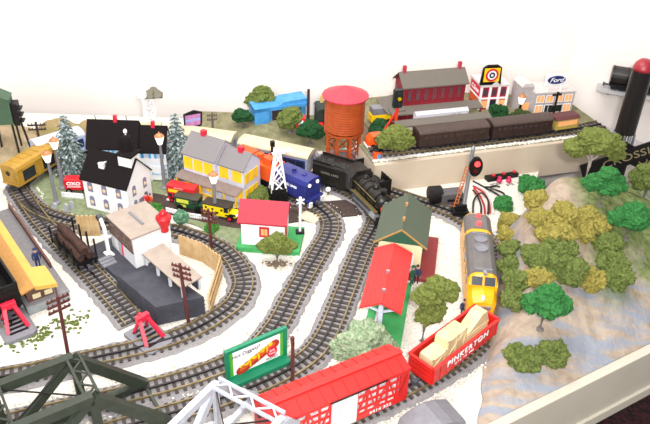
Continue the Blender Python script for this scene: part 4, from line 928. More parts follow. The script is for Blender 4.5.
# emblem sign
t2 = thing('emblem_sign', 'black framed yellow sign with red and white rings on the shop roof', 'sign', ab(33.9, 20.8, UP+7.05), HUP-.1)
b = B(); b.prism([(-.4, 0), (5.4, 0), (5.0, 4.7), (3.9, 5.4), (1.1, 5.4), (0, 4.7)], 'y', 0, .5); b.build('frame', BLACK, t2)
b = B(); b.box(.35, 4.65, -.08, .02, .9, 4.6); b.build('panel', YEL, t2)
for r_, M, q in ((1.75, TOYRED, -.12), (1.2, WHITE, -.16), (.8, mat('emblem_navy', hx('#222a44'), .5), -.2), (.35, WHITE, -.24)):
    b = B(); b.T = Matrix.Translation((2.5, q, 2.75)) @ Matrix.Rotation(PI/2, 4, 'X'); b.tube((0, 0, 0), (0, 0, .06), r_, 28); b.build('ring', M, t2)
# car dealership
t = thing('dealership', 'pale grey showroom with glowing windows below the blue oval sign', 'building', ab(46.6, 14.6), HUP-.09)
L, W, h = 11.2, 7, 6.0; DW = mat('showroom_grey', hx('#b5aeae'), .6, hx('#a8a1a2'), 80)
b = B(); b.box(0, L, 0, W, 0, h); b.box(-3.2, 0, 1.5, W, 0, h+1.4); b.build('walls', DW, t)
b = B(); b.box(-.2, L+.2, -.2, W, h, h+.4); b.prism([(-3.4, h+1.4), (.1, h+1.4), (-.6, h+2.4), (-2.7, h+2.4)], 'y', 1.4, W); b.build('parapet', mat('parapet_pale', hx('#cfc8c6'), .6), t)
for k in range(4):
    x0 = .6+k*2.65; win('lit_window', LIT, t, x0, x0+1.9, 3.6, 5.4, 0, .12, WHITE, .15)
    win('lit_window', LIT if k != 1 else DPANE, t, x0, x0+1.9, .7, 2.7, 0, .12, WHITE, .15)
b = B(); b.box(-2.5, -.6, 1.38, 1.52, 1, 3); b.build('side_window', LIT, t)
t2 = thing('oval_sign', 'white board with a dark blue lettered oval on the showroom roof', 'sign', ab(49.0, 14.8, UP+h+.42), HUP-.09)
for x in (.9, 4.6): b = B(); b.box(x-.12, x+.12, 0, .25, 0, 1.6); b.build('leg', WHITE, t2)
b = B(); b.box(-.2, 5.9, 0, .3, 1.5, 4.7); b.build('board', WHITE, t2)
b = B(); b.T = Matrix.Translation((2.85, -.05, 3.1)) @ Matrix.Rotation(PI/2, 4, 'X') @ Matrix.Diagonal((2.5, 1.1, 1, 1)); b.tube((0, 0, 0), (0, 0, .08), 1, 32); ov = b.build('oval', mat('oval_navy', hx('#1c2a6e'), .4), t2)
text('lettering', 'Ford', 1.7, WHITE, ov, upright(2.8, -.16, 3.05), .03, shear=.35, bold=.01, sx=1.15)
b = B(); b.lump((8.6, 2, UP), (1, 1, 1), 1)
# blue shed on the mound
p0 = Vector(at(255, 123, 4.5)); p1 = Vector(at(306, 116, 4.5)); rz = math.atan2(p1.y-p0.y, p1.x-p0.x); L = (p1-p0).length
t = thing('blue_shed', 'low sky blue shed with a dark open front behind the grassy mound', 'shed', (p0.x, p0.y+2.5, 2.6), rz)
b = B(); b.box(0, L, .5, 5, 0, 4.4); b.box(-.4, 3.6, -.3, 5, 0, 4.6); b.box(-.4, L+.4, -.3, 5, 3.7, 4.7); b.prism([(L*.45, 4.7), (L+.4, 4.7), (L+.2, 5.9), (L*.55, 5.6)], 'y', 0, 5); b.build('walls', SKYB, t)
b = B(); b.box(4.6, L-1.5, .35, .55, .3, 3.4); b.build('opening', mat('shed_opening_brown', hx('#3b2420'), .8), t)
for k in range(9): x = .1+k*.4
b = B(); [b.box(x, x+.15, -.42, -.3, .2, 3.6) for x in (.2, 1.1, 2.0, 2.9)]; b.build('ribs', SKYB, t)
# ---------------------------------------------------------------- bridges
def truss_bridge(name, label, base, ax, W, panels, h, M, run, k_=1.0):
    """portal end at the thing's origin; bridge runs along +x, width along y"""
    t = thing(name, label, 'bridge', base, ax)
    n = len(panels); X = [0]+panels
    for y in (0, W):
        nm = 'side_truss'; b = B()
        b.bar((0, y, 1.0), (X[-1]+run, y, 1.0), 1.2*k_, 1.5*k_)
        b.bar((run, y, h), (X[-1], y, h), 1.3*k_, 1.6*k_); b.bar((0, y, 1), (run, y, h), 1.3*k_, 1.6*k_)
        for i, x in enumerate(X[1:]):
            b.bar((x, y, 1), (x, y, h), .9*k_, 1.2*k_)
            if i+1 < n: xx = X[i+2]; b.bar((x, y, h), (xx, y, 1), .9, 1.2) if i % 2 == 0 else b.bar((x, y, 1), (xx, y, h), .9, 1.2)
        b.bar((run, y, h), (run*1.45, y, 1), .6, .6) if False else None
        for x, z in ((run, h-.9), (run, 1.5)): b.cb((x, y, z), (2.0, 1.1, 1.3))
        tr = b.build(nm, M, t)
        b = B()
        for x in range(int(run)+2, int(X[-1]), 1): b.ball((x, y-.52 if y == 0 else y+.52, h+.3), .1, 1)
        o = b.build('rivets', M, tr); o['kind'] = 'stuff'
    for i, x in enumerate([run]+[p for p in X[1:] if p > run+1]):
        b = B(); b.bar((x-.9, 0, h+.5), (x-.9, W, h+.5), .35, .5); b.bar((x+.9, 0, h+.5), (x+.9, W, h+.5), .35, .5)
        m_ = 6
        for k in range(m_):
            y0, y1 = W*k/m_, W*(k+1)/m_; s = 1 if k % 2 else -1
            b.bar((x-.8*s, y0, h+.5), (x+.8*s, y1, h+.5), .25, .2)
        b.build('portal_lattice', M, t)
    b = B(); 
    for i in range(len(X)-1):
        if X[i+1] > run: b.bar((max(X[i], run), 0, h+.2), (X[i+1], W, h+.2), .18, .18); b.bar((max(X[i], run), W, h+.2), (X[i+1], 0, h+.2), .18, .18)
    b.build('top_bracing', BLACK, t)
    b = B(); b.box(0, X[-1]+run, 1.0, W-1.0, .02, .3) if False else b.bar((0, .3, .6), (0, W-.3, .6), .5, .8); b.build('end_beam', M, t)
    return t
pb = Vector(at(73, 359, 11.5)); pf = Vector(at(102, 395, 11.5)); W = (pf-pb).length; wv = (pf-pb).normalized(); ax = Vector((wv.y, -wv.x)); 
if ax.x > 0: ax = -ax
run = 9.5; ax.rotate(Matrix.Rotation(-math.radians(8), 2)); rz = math.atan2(ax.y, ax.x)
zx = Vector((-ax.y, ax.x)); W *= .97; base = pb-ax*run-(zx*W if zx.dot(-wv) > 0 else Vector((0, 0)))
truss_bridge('truss_bridge', 'dark olive green truss bridge in the lower left corner', (base.x, base.y, .02), rz, W, [9.5, 20.5, 31.5, 42.5], 11.5, TRUSS, run)
pb = Vector(at(215, 385, 11.5)); pf = Vector(at(287, 412, 11.5)); W = (pf-pb).length; wv = (pf-pb).normalized(); ax = Vector((wv.y, -wv.x))
if ax.x > 0: ax = -ax
ax.rotate(Matrix.Rotation(-math.radians(8), 2)); zx = Vector((-ax.y, ax.x)); run = 9.0; base = pb-ax*run-(zx*W if zx.dot(-wv) > 0 else Vector((0, 0)))
truss_bridge('truss_bridge', 'pale grey truss bridge straddling the red stock car at the bottom edge', (base.x, base.y, .02), math.atan2(ax.y, ax.x), W, [9, 19, 29], 11.5, TRUSSG, run, .72)
# ---------------------------------------------------------------- water tower
p = at(342.5, 157.5, 1.0)
t = thing('water_tower', 'big orange water tower with a red conical roof on lattice legs', 'water tower', (*p, .3))
b = B(); prof = [(4.7, 9.0)]
for k in range(14): z = 9.1+k*.63; prof += [(4.85, z), (4.85, z+.2), (4.77, z+.25), (4.77, z+.62)]
prof += [(4.85, 17.9), (0, 17.9)]; b.lathe(prof, n=40); b.build('tank', TANKO, t, smooth=False)
b = B(); b.lathe([(5.6, 17.4), (5.6, 17.7), (.2, 19.9), (0, 20)], n=16); b.build('roof', PINKR, t)
legs = [(4.2*math.cos(PI*(k+.5)/4), 4.2*math.sin(PI*(k+.5)/4)) for k in range(8)]
for x, y in legs: b = B(); b.box(x-.38, x+.38, y-.38, y+.38, .3, 8.7); b.build('leg', TANKO, t)
for k in range(8):
    x, y = legs[k]; x2, y2 = legs[(k+1) % 8]; b = B()
    b.bar((x, y, .8), (x2, y2, 4.4), .22, .22); b.bar((x2, y2, .8), (x, y, 4.4), .22, .22); b.bar((x, y, 4.7), (x2, y2, 8.3), .22, .22); b.bar((x2, y2, 4.7), (x, y, 8.3), .22, .22); b.bar((x, y, 4.55), (x2, y2, 4.55), .3, .3)
    b.build('cross_brace', TANKO, t)
b = B(); b.lathe([(4.9, 8.3), (4.9, 8.7), (0, 8.7)], n=24); b.build('deck', TANKO, t)
b = B(); b.lathe([(5.2, 0), (5.2, .3), (4.4, .35)], n=24); b.build('footing', ROCK, t)
b = B(); b.box(-6.0, -5.2, -.5, .5, 15.6, 17.2); b.build('spout_block', mat('spout_tan', hx('#c9a765'), .6), t)
rk = random.Random(3)
for k in range(16):
    px = 306+k*4.2; q = at(px, 160+rk.uniform(-2, 3), 1); b = B(); b.lump((0, 0, .9), (rk.uniform(.8, 1.3), rk.uniform(.8, 1.3), rk.uniform(1.2, 2.3)), k, 2, .35)
    o = b.build('rock', ROCK, loc=(q[0], q[1]+(.0 if px > 320 else 2), 0)); tag(o, 'small grey rock in the row along the foot of the orange water tower', 'rock', 'rocks at the water tower')
# ---------------------------------------------------------------- poles
def pole(label, px, top, arms, h, tilt=0, rz=.5, armw=3.6, M=BROWNP, z=0, name='telegraph_pole', pos=None, r=.28):
    p = pos or at(*px, z); t = thing(name, label, 'pole', (p[0], p[1], z+.02), rz)
    t.rotation_euler = (0, tilt, rz)
    b = B(); b.tube((0, 0, 0), (0, 0, h), r*1.15, 8, r); b.build('post', M, t)
    for k in range(arms):
        zz = h-.9-k*1.15; b = B(); w = armw*(1 if k else 1); b.box(-.3, -.05, -w/2, w/2, zz-.18, zz+.18); a = b.build('crossarm', M, t)
        b = B(); [b.tube((-.17, y, zz+.1), (-.17, y, zz+.5), .13, 6) for y in (-w/2+.2, -w/4, w/4, w/2-.2)]; b.build('insulators', M, a)
    return t
pole('reddish brown telegraph pole with three crossarms above the green truss bridge', (69.5, 361), None, 3, 15.0, .1, -.8)
pole('reddish brown telegraph pole with three crossarms in front of the raised dock', (189, 325), None, 3, 14.2, .06, -1.95)
pole('dark brown telegraph pole with crossarms between the topiary and the fence', (212, 250), None, 3, 10.2, .04, -1.9, 3.4)
pole('slim brown pole standing at the right end of the green hot dog board', (292.5, 389), None, 1, 11.2, 0, .2, 1.4)
pole('dark telegraph pole on the olive hill behind the yellow baggage car', (42, 152), None, 2, 8.2, 0, -1.4, 4.2, M=mat('dark_pole', hx('#3a2a28'), .7))
pole('small telegraph pole seen over the roof of the yellow shuttered house', (214, 146), None, 2, 9.4, 0, -1.3, 2.6, M=mat('far_pole', hx('#6a5d52'), .7))
t = pole('tall bare brown pole beside the red truck on the mound', (308, 123), None, 0, 9.5, 0, 0, z=4, r=.35, M=mat('dark_pole', hx('#3a2a28'), .7), name='pole')
pole('black pole with a crossarm in front of the glowing showroom', None, None, 1, 7.5, 0, HUP-PI/2, 2.6, M=BLACK, z=UP, pos=ab(50.9, 11.5))
p = ab(50, 12.2); t = thing('hanging_sign', 'dark green hanging board in front of the showroom windows', 'sign', ab(50.2, 12.6), HUP)
b = B(); b.box(0, 3.6, 0, .2, 1.4, 3.2); b.build('board', mat('board_dark', hx('#14231e'), .5), t); 
for x in (.3, 3.3): b = B(); b.box(x-.1, x+.1, .02, .18, 0, 1.4); b.build('leg', BLACK, t)
# ---------------------------------------------------------------- street lamps
def lamp(label, px, h, z=0, pos=None, M=MGREY):
    p = pos or at(*px, z); t = thing('street_lamp', label, 'street lamp', (p[0], p[1], z+.1), group=None)
    b = B(); b.lathe([(.95, 0), (.9, .5), (.5, .8), (.45, 1.2), (.28, h-2.6), (.5, h-2.4)], n=10); b.build('post', M, t)
    b = B(); b.lathe([(.55, h-2.4), (1.05, h-.6), (1.05, h-.4), (.4, h-.35)], n=8); b.build('lantern', GLOW, t)
    b = B(); b.lathe([(1.15, h-.45), (.75, h-.05), (.2, h+.3), (.15, h+.6), (0, h+.65)], n=8); b.build('cap', mat('lamp_cap_copper', hx('#b5784a'), .4), t)
    return t
lamp('grey street lamp nearest the yellow baggage car', (57, 204), 13.0)
lamp('grey street lamp in front of the left snowy pine', (63.5, 189), 12.8)
lamp('grey street lamp in front of the right snowy pine', (165, 189), 14.0)
lamp('grey street lamp beside the black and yellow delivery vans', (216, 217), 11.0)
t = lamp('black street lamp with a glowing globe between the shop and the showroom', None, 5.6, UP, pos=ab(43.3, 15.5), M=BLACK)
# ---------------------------------------------------------------- hot dog sign board
A = Vector(at(229, 386)); Bq = Vector(at(285.5, 361)); rz = math.atan2(Bq.y-A.y, Bq.x-A.x); L = (Bq-A).length
t = thing('billboard', 'green framed billboard with a picture of a hot dog', 'sign', (A.x, A.y, .02), rz)
b = B(); b.box(-.2, L+.2, -1.6, 0, 0, 1.3); b.build('planter', SIGNG, t, bevel=.06)
h = 7.4; b = B(); b.box(-.3, .35, -.1, .6, 0, h); b.box(L-.35, L+.3, -.1, .6, 0, h); b.box(.35, L-.35, -.1, .6, h-.6, h); b.box(.35, L-.35, -.1, .6, .9, 1.5); b.box(.2, L-.2, .3, .6, 1, h-.3); b.build('frame', SIGNG, t, bevel=.05)
b = B(); b.box(.35, L-.35, .16, .26, 1.5, h-.6); b.build('inner_border', mat('sign_light_green', hx('#57b032'), .5), t)
b = B(); b.box(1.0, L-1.0, .02, .18, 1.75, h-.85); pn = b.build('poster', WHITE, t)
def flat_poly(name, pts, M, y, th=.05):
    b = B(); b.prism(pts, 'y', y-th, y); return b.build(name, M, pn)
ang = math.radians(24); cx, cz = L*.5+.1, 3.6
def rot(x, z): return (cx+x*math.cos(ang)-z*math.sin(ang), cz+x*math.sin(ang)+z*math.cos(ang))
def caps(hl, r, dz=0, n=8): return [rot(hl+r*math.cos(-PI/2+PI*k/n), dz+r*math.sin(-PI/2+PI*k/n)) for k in range(n+1)]+[rot(-hl+r*math.cos(PI/2+PI*k/n), dz+r*math.sin(PI/2+PI*k/n)) for k in range(n+1)]
flat_poly('sausage', caps(3.4, .85), mat('sausage_red', hx('#b5301c'), .4), 0)
flat_poly('sausage_highlight', caps(3.3, .3, .15), mat('sausage_orange', hx('#dd6226'), .4), -.05)
wv_ = [rot(-3.2+6.4*k/24, .55+.28*math.sin(k*1.05)) for k in range(25)]; wv2 = [rot(-3.2+6.4*k/24, .9+.25*math.sin(k*.8+1)) for k in range(24, -1, -1)]
flat_poly('mustard', wv_+wv2, mat('mustard_yellow', hx('#f3d322'), .5), -.09)
for k in range(3): flat_poly('mustard', [rot(-1.9+k*1.7, -.5), rot(-1.6+k*1.7, -.5), rot(-1.2+k*1.7, .6), rot(-1.5+k*1.7, .6)], MC['mustard_yellow'], -.09)
b = B(); b.T = Matrix.Translation((L-2.6, -.09, 3.6)) @ Matrix.Rotation(PI/2, 4, 'X') @ Matrix.Diagonal((.95, 1.15, 1, 1)); b.tube((0, 0, 0), (0, 0, .05), 1, 24); b.build('seal', TOYRED, pn)
text('seal_lettering', 'Safe\nTasty', .62, WHITE, pn, upright(L-2.6, -.16, 3.6), .01)
INK = mat('ink_black', hx('#2c2622'), .6)
text('headline', 'Hot Diggety!', .98, INK, pn, Matrix.Translation((L*.31, .0, 5.72)) @ Matrix.Rotation(-math.radians(4), 4, 'Y') @ Matrix.Rotation(PI/2, 4, 'X'), .02, shear=.2)
text('caption', 'FRANKS', .6, INK, pn, upright(L-2.6, .0, 2.15), .02)
# small purple billboard by the pine
q0 = at(184, 137, 5); t = thing('small_billboard', 'small dark framed billboard with a pink and violet panel behind the right pine', 'sign', (*at(186, 148, 1.5), 0), .25)
b = B(); b.T = Matrix.Translation((0, 0, 3.4)); b.prism([(0, 3.2), (4.4, 4.0), (4.7, 7.6), (2.6, 8.2), (0, 7.2)], 'y', 0, .4); b.build('frame', BLACK, t)
b = B(); b.T = Matrix.Translation((0, 0, 3.4)); b.prism([(.4, 3.7), (4.0, 4.4), (4.2, 7.3), (.4, 6.9)], 'y', -.06, 0); pp = b.build('panel', mat('violet_panel', hx('#8d6aa0'), .5, hx('#c77aa8'), 60), t)
b = B(); b.T = Matrix.Translation((0, 0, 3.4)); b.prism([(.5, 5.2), (4.1, 5.6), (4.1, 6.2), (.5, 5.8)], 'y', -.1, -.05); b.build('panel_stripe', mat('periwinkle', hx('#8fa0d8'), .5), pp)
for x in (.6, 3.8): b = B(); b.box(x-.15, x+.15, .05, .35, 0, 7.3); b.build('leg', BLACK, t)
# ---------------------------------------------------------------- signal, wires and transformers
p = at(461, 215.5); t = thing('block_signal', 'grey mast block signal showing a bright red light in an oval head', 'signal', (*p, .02), .1)
b = B(); b.box(-2.2, 1.4, -1.3, 1.3, 0, 1.6); b.box(-1.6, .8, -.9, .9, 1.6, 3.2); b.build('base', BLACK, t, bevel=.1)
b = B(); b.tube((.3, 0, 2), (.3, 0, 16.8), .5, 12, .42); b.build('mast', STEEL, t)
b = B(); b.lathe([(.5, 16.8), (.2, 17.4), (0, 17.5)], (.3, 0), 10); b.build('finial', STEEL, t)
b = B(); b.T = Matrix.Translation((1.3, -.6, 12.8)) @ Matrix.Rotation(PI/2, 4, 'X') @ Matrix.Diagonal((1.45, 2.3, 1, 1)); b.tube((0, 0, -.4), (0, 0, .3), 1, 28); hd_ = b.build('signal_head', BLACK, t)
b = B(); b.tube((1.45, -.9, 13.6), (1.45, -1.15, 13.6), .62, 16); o = b.build('red_lens', REDL, hd_)
b = B(); b.tube((1.3, -.9, 11.9), (1.3, -1.1, 11.9), .55, 16); b.build('dark_lens', mat('lens_dark', hx('#4a1518'), .2), hd_)
OR2 = mat('ladder_orange', hx('#c8703a'), .5)
b = B(); [b.bar((-1.7+q, -.2, 2.4), (-.4+q, -.2, 12.6), .16, .16) for q in (-.35, .35)]
for k in range(13): f_ = k/12; x = -1.7+1.3*f_; b.bar((x-.45, -.2, 2.6+10*f_), (x+.45, -.2, 2.6+10*f_), .14, .14)
b.build('ladder', OR2, t)
def wire(label, pts, M, r=.22):
    P = [Vector((q[0], q[1], 0)) for q in pts]; Z = [q[2] for q in pts]; out = []
    for i in range(len(pts)-1):
        for k in range(8):
            u = k/8; a = Vector(pts[max(i-1, 0)]); bb = Vector(pts[i]); c = Vector(pts[i+1]); d_ = Vector(pts[min(i+2, len(pts)-1)])
            out.append(0.5*((2*bb)+(c-a)*u+(2*a-5*bb+4*c-d_)*u*u+(3*bb-a-3*c+d_)*u**3))
    out.append(Vector(pts[-1])); b = B(); b.path(out, r, 6); o = b.build('wire', M); return tag(o, label, 'wire')
WR = mat('wire_red', hx('#b01c28'), .4); WK = mat('wire_black', hx('#151313'), .4); WW = mat('wire_white', hx('#e6e0da'), .4)
wire('red wire bending from the block signal towards the hill', [at3(473, 186, 1), at3(483, 192, .6), at3(489, 202, .4), at3(490, 213, .4)], WR)
wire('white wire running beside the red wire to the hill', [at3(474, 184, 1), at3(486, 191, .6), at3(492, 202, .4), at3(493, 213, .4)], WW)
wire('black wire looping in an arch right of the block signal', [at3(473, 213, .5), at3(474, 200, .6), at3(481, 193, .8), at3(488, 200, .6), at3(488, 214, .4)], WK)
wire('black wire forking away to the right of the block signal', [at3(473, 181, 1), at3(484, 187, .6), at3(495, 193, .5), at3(503, 198, .4)], WK)
wire('short black wire branch beside the forked one', [at3(490, 188.5, .5), at3(496, 190, .5), at3(503, 193, .5), at3(505, 196, .4)], WK)
wire('red wire hanging down left of the block signal base', [at3(461, 190, 1), at3(458, 200, .6), at3(456, 210, .4)], WR)
wire('white wire hanging down left of the red one', [at3(459, 190, 1), at3(456, 200, .6), at3(454, 210, .4)], WW)
wire('second red wire curving from the signal mast down to the yellow engine', [at3(474, 188, 1), at3(480, 196, .6), at3(484, 205, .4), at3(485, 214, .4)], WR)
wire('black wire lying between the two red wires right of the signal', [at3(473, 190, 1), at3(478, 197, .5), at3(481, 206, .4), at3(481, 214, .4)], WK)
wire('black wire branching upward to the row of button boxes', [at3(484, 187, .6), at3(490, 187, .5), at3(496, 186, .4), at3(500, 187, .4)], WK)
wire('second red wire hanging down beside the white one left of the signal base', [at3(463, 186, 1), at3(456, 197, .6), at3(452, 209, .4)], WR)
p = at(449, 203); t = thing('relay_box', 'dark grey relay box on the white ground left of the block signal', 'control box', (*p, .02), .25)
b = B(); b.box(-2.6, 2.6, -1.5, 1.5, 0, 3.2); b.build('case', mat('relay_grey', hx('#5a565a'), .5), t, bevel=.15)
b = B(); b.box(-1.2, 2.9, -1.75, -1.5, 1.4, 1.9); b.build('rail', BLACK, t)
p = at(434, 203); t = thing('black_motor', 'round black motor housing next to the dark grey relay box', 'motor', (*p, .02), .25)
b = B(); b.tube((-1.3, 0, 2.2), (1.3, 0, 2.2), 2.1, 20); b.build('drum', BLACK, t); b = B(); b.box(-1.2, 1.2, -1.4, 1.4, 0, .6); b.build('foot', BLACK, t)
# push button panel
p0 = Vector(at(488, 182.5)); p1 = Vector(at(519, 177)); rz = math.atan2(p1.y-p0.y, p1.x-p0.x); L = (p1-p0).length
t = thing('push_button_row', 'row of black push button boxes with red buttons on the white board edge', 'switch panel', (p0.x, p0.y, .02), rz)
for k in range(3):
    b = B(); x0 = k*L/3; b.box(x0, x0+L/3-.2, 0, 1.9, 0, 1.0); bx = b.build('button_box', BLACK, t, bevel=.08)
    b = B(); b.lathe([(.42, 1.0), (.42, 1.3), (.3, 1.4)], (x0+L/4.5, .95), 12); b.build('button', REDL if False else RED, bx)
text('lettering', 'SIDER', 1.25, INK, t, Matrix.Translation((1.3, -1.4, .06)), .02)
text('lettering', 'STR', 1.25, INK, t, Matrix.Translation((L*.52, -2.6, .06)), .02); text('lettering', 'ST', 1.25, INK, t, Matrix.Translation((L*.82, -2.8, .06)), .02)
for k, px in enumerate(((499, 182), (508.5, 182))):
    q = at(*px); b = B(); b.lathe([(.6, 0), (.7, .5), (.4, 1.0), (.5, 1.3), (0, 1.6)], n=14); o = b.build('indicator_knob', mat('magenta_knob', hx('#c81e5a'), .4), loc=(*q, .02)); tag(o, 'magenta knob below the push button boxes, %s one' % ('left' if k == 0 else 'right'), 'knob', 'magenta knobs')
# grey switch housing at the bottom edge
p = at(428, 428); t = thing('switch_motor', 'grey track switch housing with a red lens at the bottom edge', 'switch machine', (*p, .02), math.radians(30))
b = B(); b.prism([(-4, 0), (5.5, 0), (5.2, 1.2), (2.6, 2.4), (.6, 2.9), (-1.4, 2.6), (-3.6, 1.6)], 'y', -2.4, 2.6); b.build('housing', MGREY, t, bevel=.2)
b = B(); b.tube((-.6, -2.7, 1.7), (-.6, -2.3, 1.7), .8, 16); b.build('lens_ring', BLACK, t); b = B(); b.tube((-.8, -2.9, 1.8), (-.8, -2.6, 1.8), .5, 12); b.build('red_lens', TOYRED, t)
# crossing signal by the shed
p = at(300, 232.5, 1.1); t = thing('crossing_signal', 'thin white crossing signal post on the green shed board', 'signal', (*p, 1.17), .1)
b = B(); b.box(-.9, .9, -.8, .8, 0, .35); b.build('base', BLACK, t)
b = B(); b.tube((0, 0, .3), (0, 0, 8.6), .3, 10); b.build('post', WHITE, t)
b = B(); b.bar((-.8, -.35, 7.3), (.8, -.35, 8.4), .12, .3); b.bar((-.8, -.4, 8.4), (.8, -.4, 7.3), .12, .3); b.build('crossbuck', WHITE, t)
for s in (-1, 1): b = B(); b.tube((s*.8, -.5, 5.9), (s*.8, -.1, 5.9), .42, 12); b.build('lamp', BRN, t)
# floodlight tower near the house
p = at(278, 203); t = thing('floodlight_tower', 'white lattice floodlight tower on a black base beside the yellow shuttered house', 'tower', (*p, .02), .3)
b = B(); b.box(-1.7, 1.7, -1.5, 1.5, 0, 4.4); [b.cb((s*1.3, q, 2.2), (1.3, 1.1, 2.8)) for s in (-1, 1) for q in (-1, 1)]; b.build('base', BLACK, t, bevel=.1)
b = B(); h = 13
for sx_ in (-1, 1):
    for sy in (-1, 1): b.bar((sx_*1.7, sy*1.3, 3.2), (sx_*.5, sy*.5, h), .32, .32)
for z0, z1 in ((3.2, 6.5), (6.5, 9.8), (9.8, 12.6)):
    f0 = 1.7-1.2*(z0-3.2)/(h-3.2); f1 = 1.7-1.2*(z1-3.2)/(h-3.2)
    for sy in (-1, 1): b.bar((-f0, sy*f0*.8, z0), (f1, sy*f1*.8, z1), .26, .26); b.bar((f0, sy*f0*.8, z0), (-f1, sy*f1*.8, z1), .26, .26)
    for sx_ in (-1, 1): b.bar((sx_*f0, -f0*.8, z0), (sx_*f1, f1*.8, z1), .2, .2)
b.box(-1.7, 1.7, -1.3, 1.3, 3.2, 4.2); b.build('lattice', WHITE, t)
b = B(); b.box(-1.4, 1.4, -1, 1, h, h+.25); b.build('platform', WHITE, t)
b = B(); b.tube((-1.3, 0, h-.5), (-1.1, 0, h+2.4), .3, 8); b.cb((-1.1, 0, h+2.2), (.9, .9, 1.2)); b.build('lamp_post', BLACK, t)
for k in range(3): b = B(); b.tube((.6+k*.9, -.4, h+.3), (1.1+k*.9, -1.1, h+.7), .4, 10); b.build('lamp', WHITE, t)
# floodlight tower behind the farmhouse
p = at(150, 152); t = thing('floodlight_tower', 'white lattice tower with a dark lamp platform above the black roofed farmhouse', 'tower', (p[0], p[1]+4, .02), .2)
b = B(); h = 13.4
for sx_ in (-1, 1):
    for sy in (-1, 1): b.bar((sx_*1.5, sy*1.5, 0), (sx_*1.2, sy*1.2, h), .35, .35)
for k in range(5):
    z0 = k*h/5; z1 = z0+h/5; [b.bar((-1.35, s*1.35, z0), (1.35, s*1.35, z1), .25, .25) for s in (-1, 1)]; [b.bar((1.35, s*1.35, z0), (-1.35, s*1.35, z1), .25, .25) for s in (-1, 1)]; b.box(-1.45, 1.45, -1.45, 1.45, z1-.12, z1+.12)
b.build('lattice', WHITE, t)
b = B(); b.box(-2, 3.6, -1.6, 1.6, h, h+.3); b.build('platform', mat('platform_dark', hx('#5a5348'), .7), t)
for k, (x, y) in enumerate(((-1.2, -1.2), (.6, -1.2), (2.4, -1.2), (1.5, .6))):
    b = B(); b.tube((x, y, h+.9), (x, y-1.0, h+1.5), .9, 14, 1.15); b.tube((x, y, h), (x, y, h+1), .2, 6); b.build('lamp', WHITE if k == 0 else mat('lamp_olive', hx('#6b6654'), .6), t)
# signal on the raised level with a red post
t = thing('train_signal', 'black signal head on a red orange bracket post before the dark red station', 'signal', ab(6.0, 10.5), HUP)
RO_ = mat('post_vermilion', hx('#e03a20'), .45)
b = B(); b.tube((0, 0, 0), (.4, 0, 8.6), .4, 10); b.bar((0, 0, 1), (-2.2, 0, .0), .4, .4); b.bar((.3, 0, 7.4), (-2.6, 0, 2.6), .35, .35); b.build('post', RO_, t)
b = B(); b.box(-.9, 1.3, -.6, .6, 8.3, 12.8); hd_ = b.build('signal_head', mat('signal_dark', hx('#18221e'), .5), t, bevel=.1)
for z, M in ((11.9, DPANE), (10.6, mat('signal_yellow', hx('#c9a400'), .4)), (9.2, DPANE)): b = B(); b.tube((.4, -.55, z), (.4, -.8, z), .45, 12); b.build('lens', M, hd_)
# shanty
t = thing('watch_shanty', 'tiny orange shanty with a black cap at the corner of the raised level', 'hut', ab(-1.4, 1.8), HUP)
b = B(); b.lathe([(1.1, 0), (1.1, 1.7), (.9, 1.9), (.9, 2.4)], n=10); b.build('body', ORANGE, t); b = B(); b.lathe([(1.3, 2.4), (1.3, 2.6), (.8, 2.8), (.7, 3.3), (0, 3.4)], n=12); b.build('cap', BLACK, t); b = B(); b.cb((0, -1.05, 1.0), (.8, .2, 1.2)); b.build('door', SKYB, t)
# switch stand lantern
p = at(328, 195); t = thing('switch_stand', 'tiny round white target between the steam engine and the navy engine', 'switch stand', (*p, .02), .1)
b = B(); b.tube((0, 0, 0), (0, 0, 1.1), .15, 6); b.build('rod', BLACK, t); b = B(); b.ball((0, 0, 1.5), .65, 2, (1, .5, 1)); b.build('target', WHITE, t)
p = at(310, 219); b = B(); b.box(-2.2, 2.2, -1.5, 1.5, 0, .35); [b.box(-2.2, 2.2, y, y+.1, .35, .42) for y in (-.8, 0, .8)]; o = b.build('crossing_plank', mat('plank_cream', hx('#d9cbb2'), .7), loc=(*p, .3), rz=-.5); tag(o, 'cream planked crossing pad on the brown road left of the track', 'plank')
# big crossing post behind the hill
Y = 150; xb, zb = atY(621.5, 131, Y); xt, zt = atY(639, 66, Y); PX = 70.0
t = thing('crossing_gate_post', 'large black railroad crossing post with a red dome and lettered crossed boards', 'railroad crossing sign', (PX, Y, -75))
z0 = 75
b = B(); b.box(-7, 7, -7, 7, 0, 4); b.tube((0, 0, 4), (0, 0, z0+8), 2.6, 20); b.build('pedestal', BLACK, t)
b = B(); b.tube((0, 0, z0+13), (0, 0, z0+28.4), 2.3, 28, 2.25); b.build('post', mat('post_black', hx('#171415'), .35), t)
b = B(); b.lathe([(2.3, z0+28.4), (2.25, z0+29.0), (1.9, z0+30.0), (1.1, z0+30.8), (0, z0+31.0)], n=28); o = b.build('dome', mat('dome_red', hx('#9a2430'), .4), t, smooth=True); o['label'] = 'red dome'
for k in range(10): b = B(); a = 2*PI*k/10; b.tube((2.4*math.cos(a), 2.4*math.sin(a), z0+8), (2.4*math.cos(a), 2.4*math.sin(a), z0+13), .2, 6); b.build('cage_bar', STEEL, t)
b = B(); b.tube((0, 0, z0+8), (0, 0, z0+13), .7, 12); b.build('core', DGREY, t)
LT = mat('sign_lettering', hx('#8d8062'), .6)
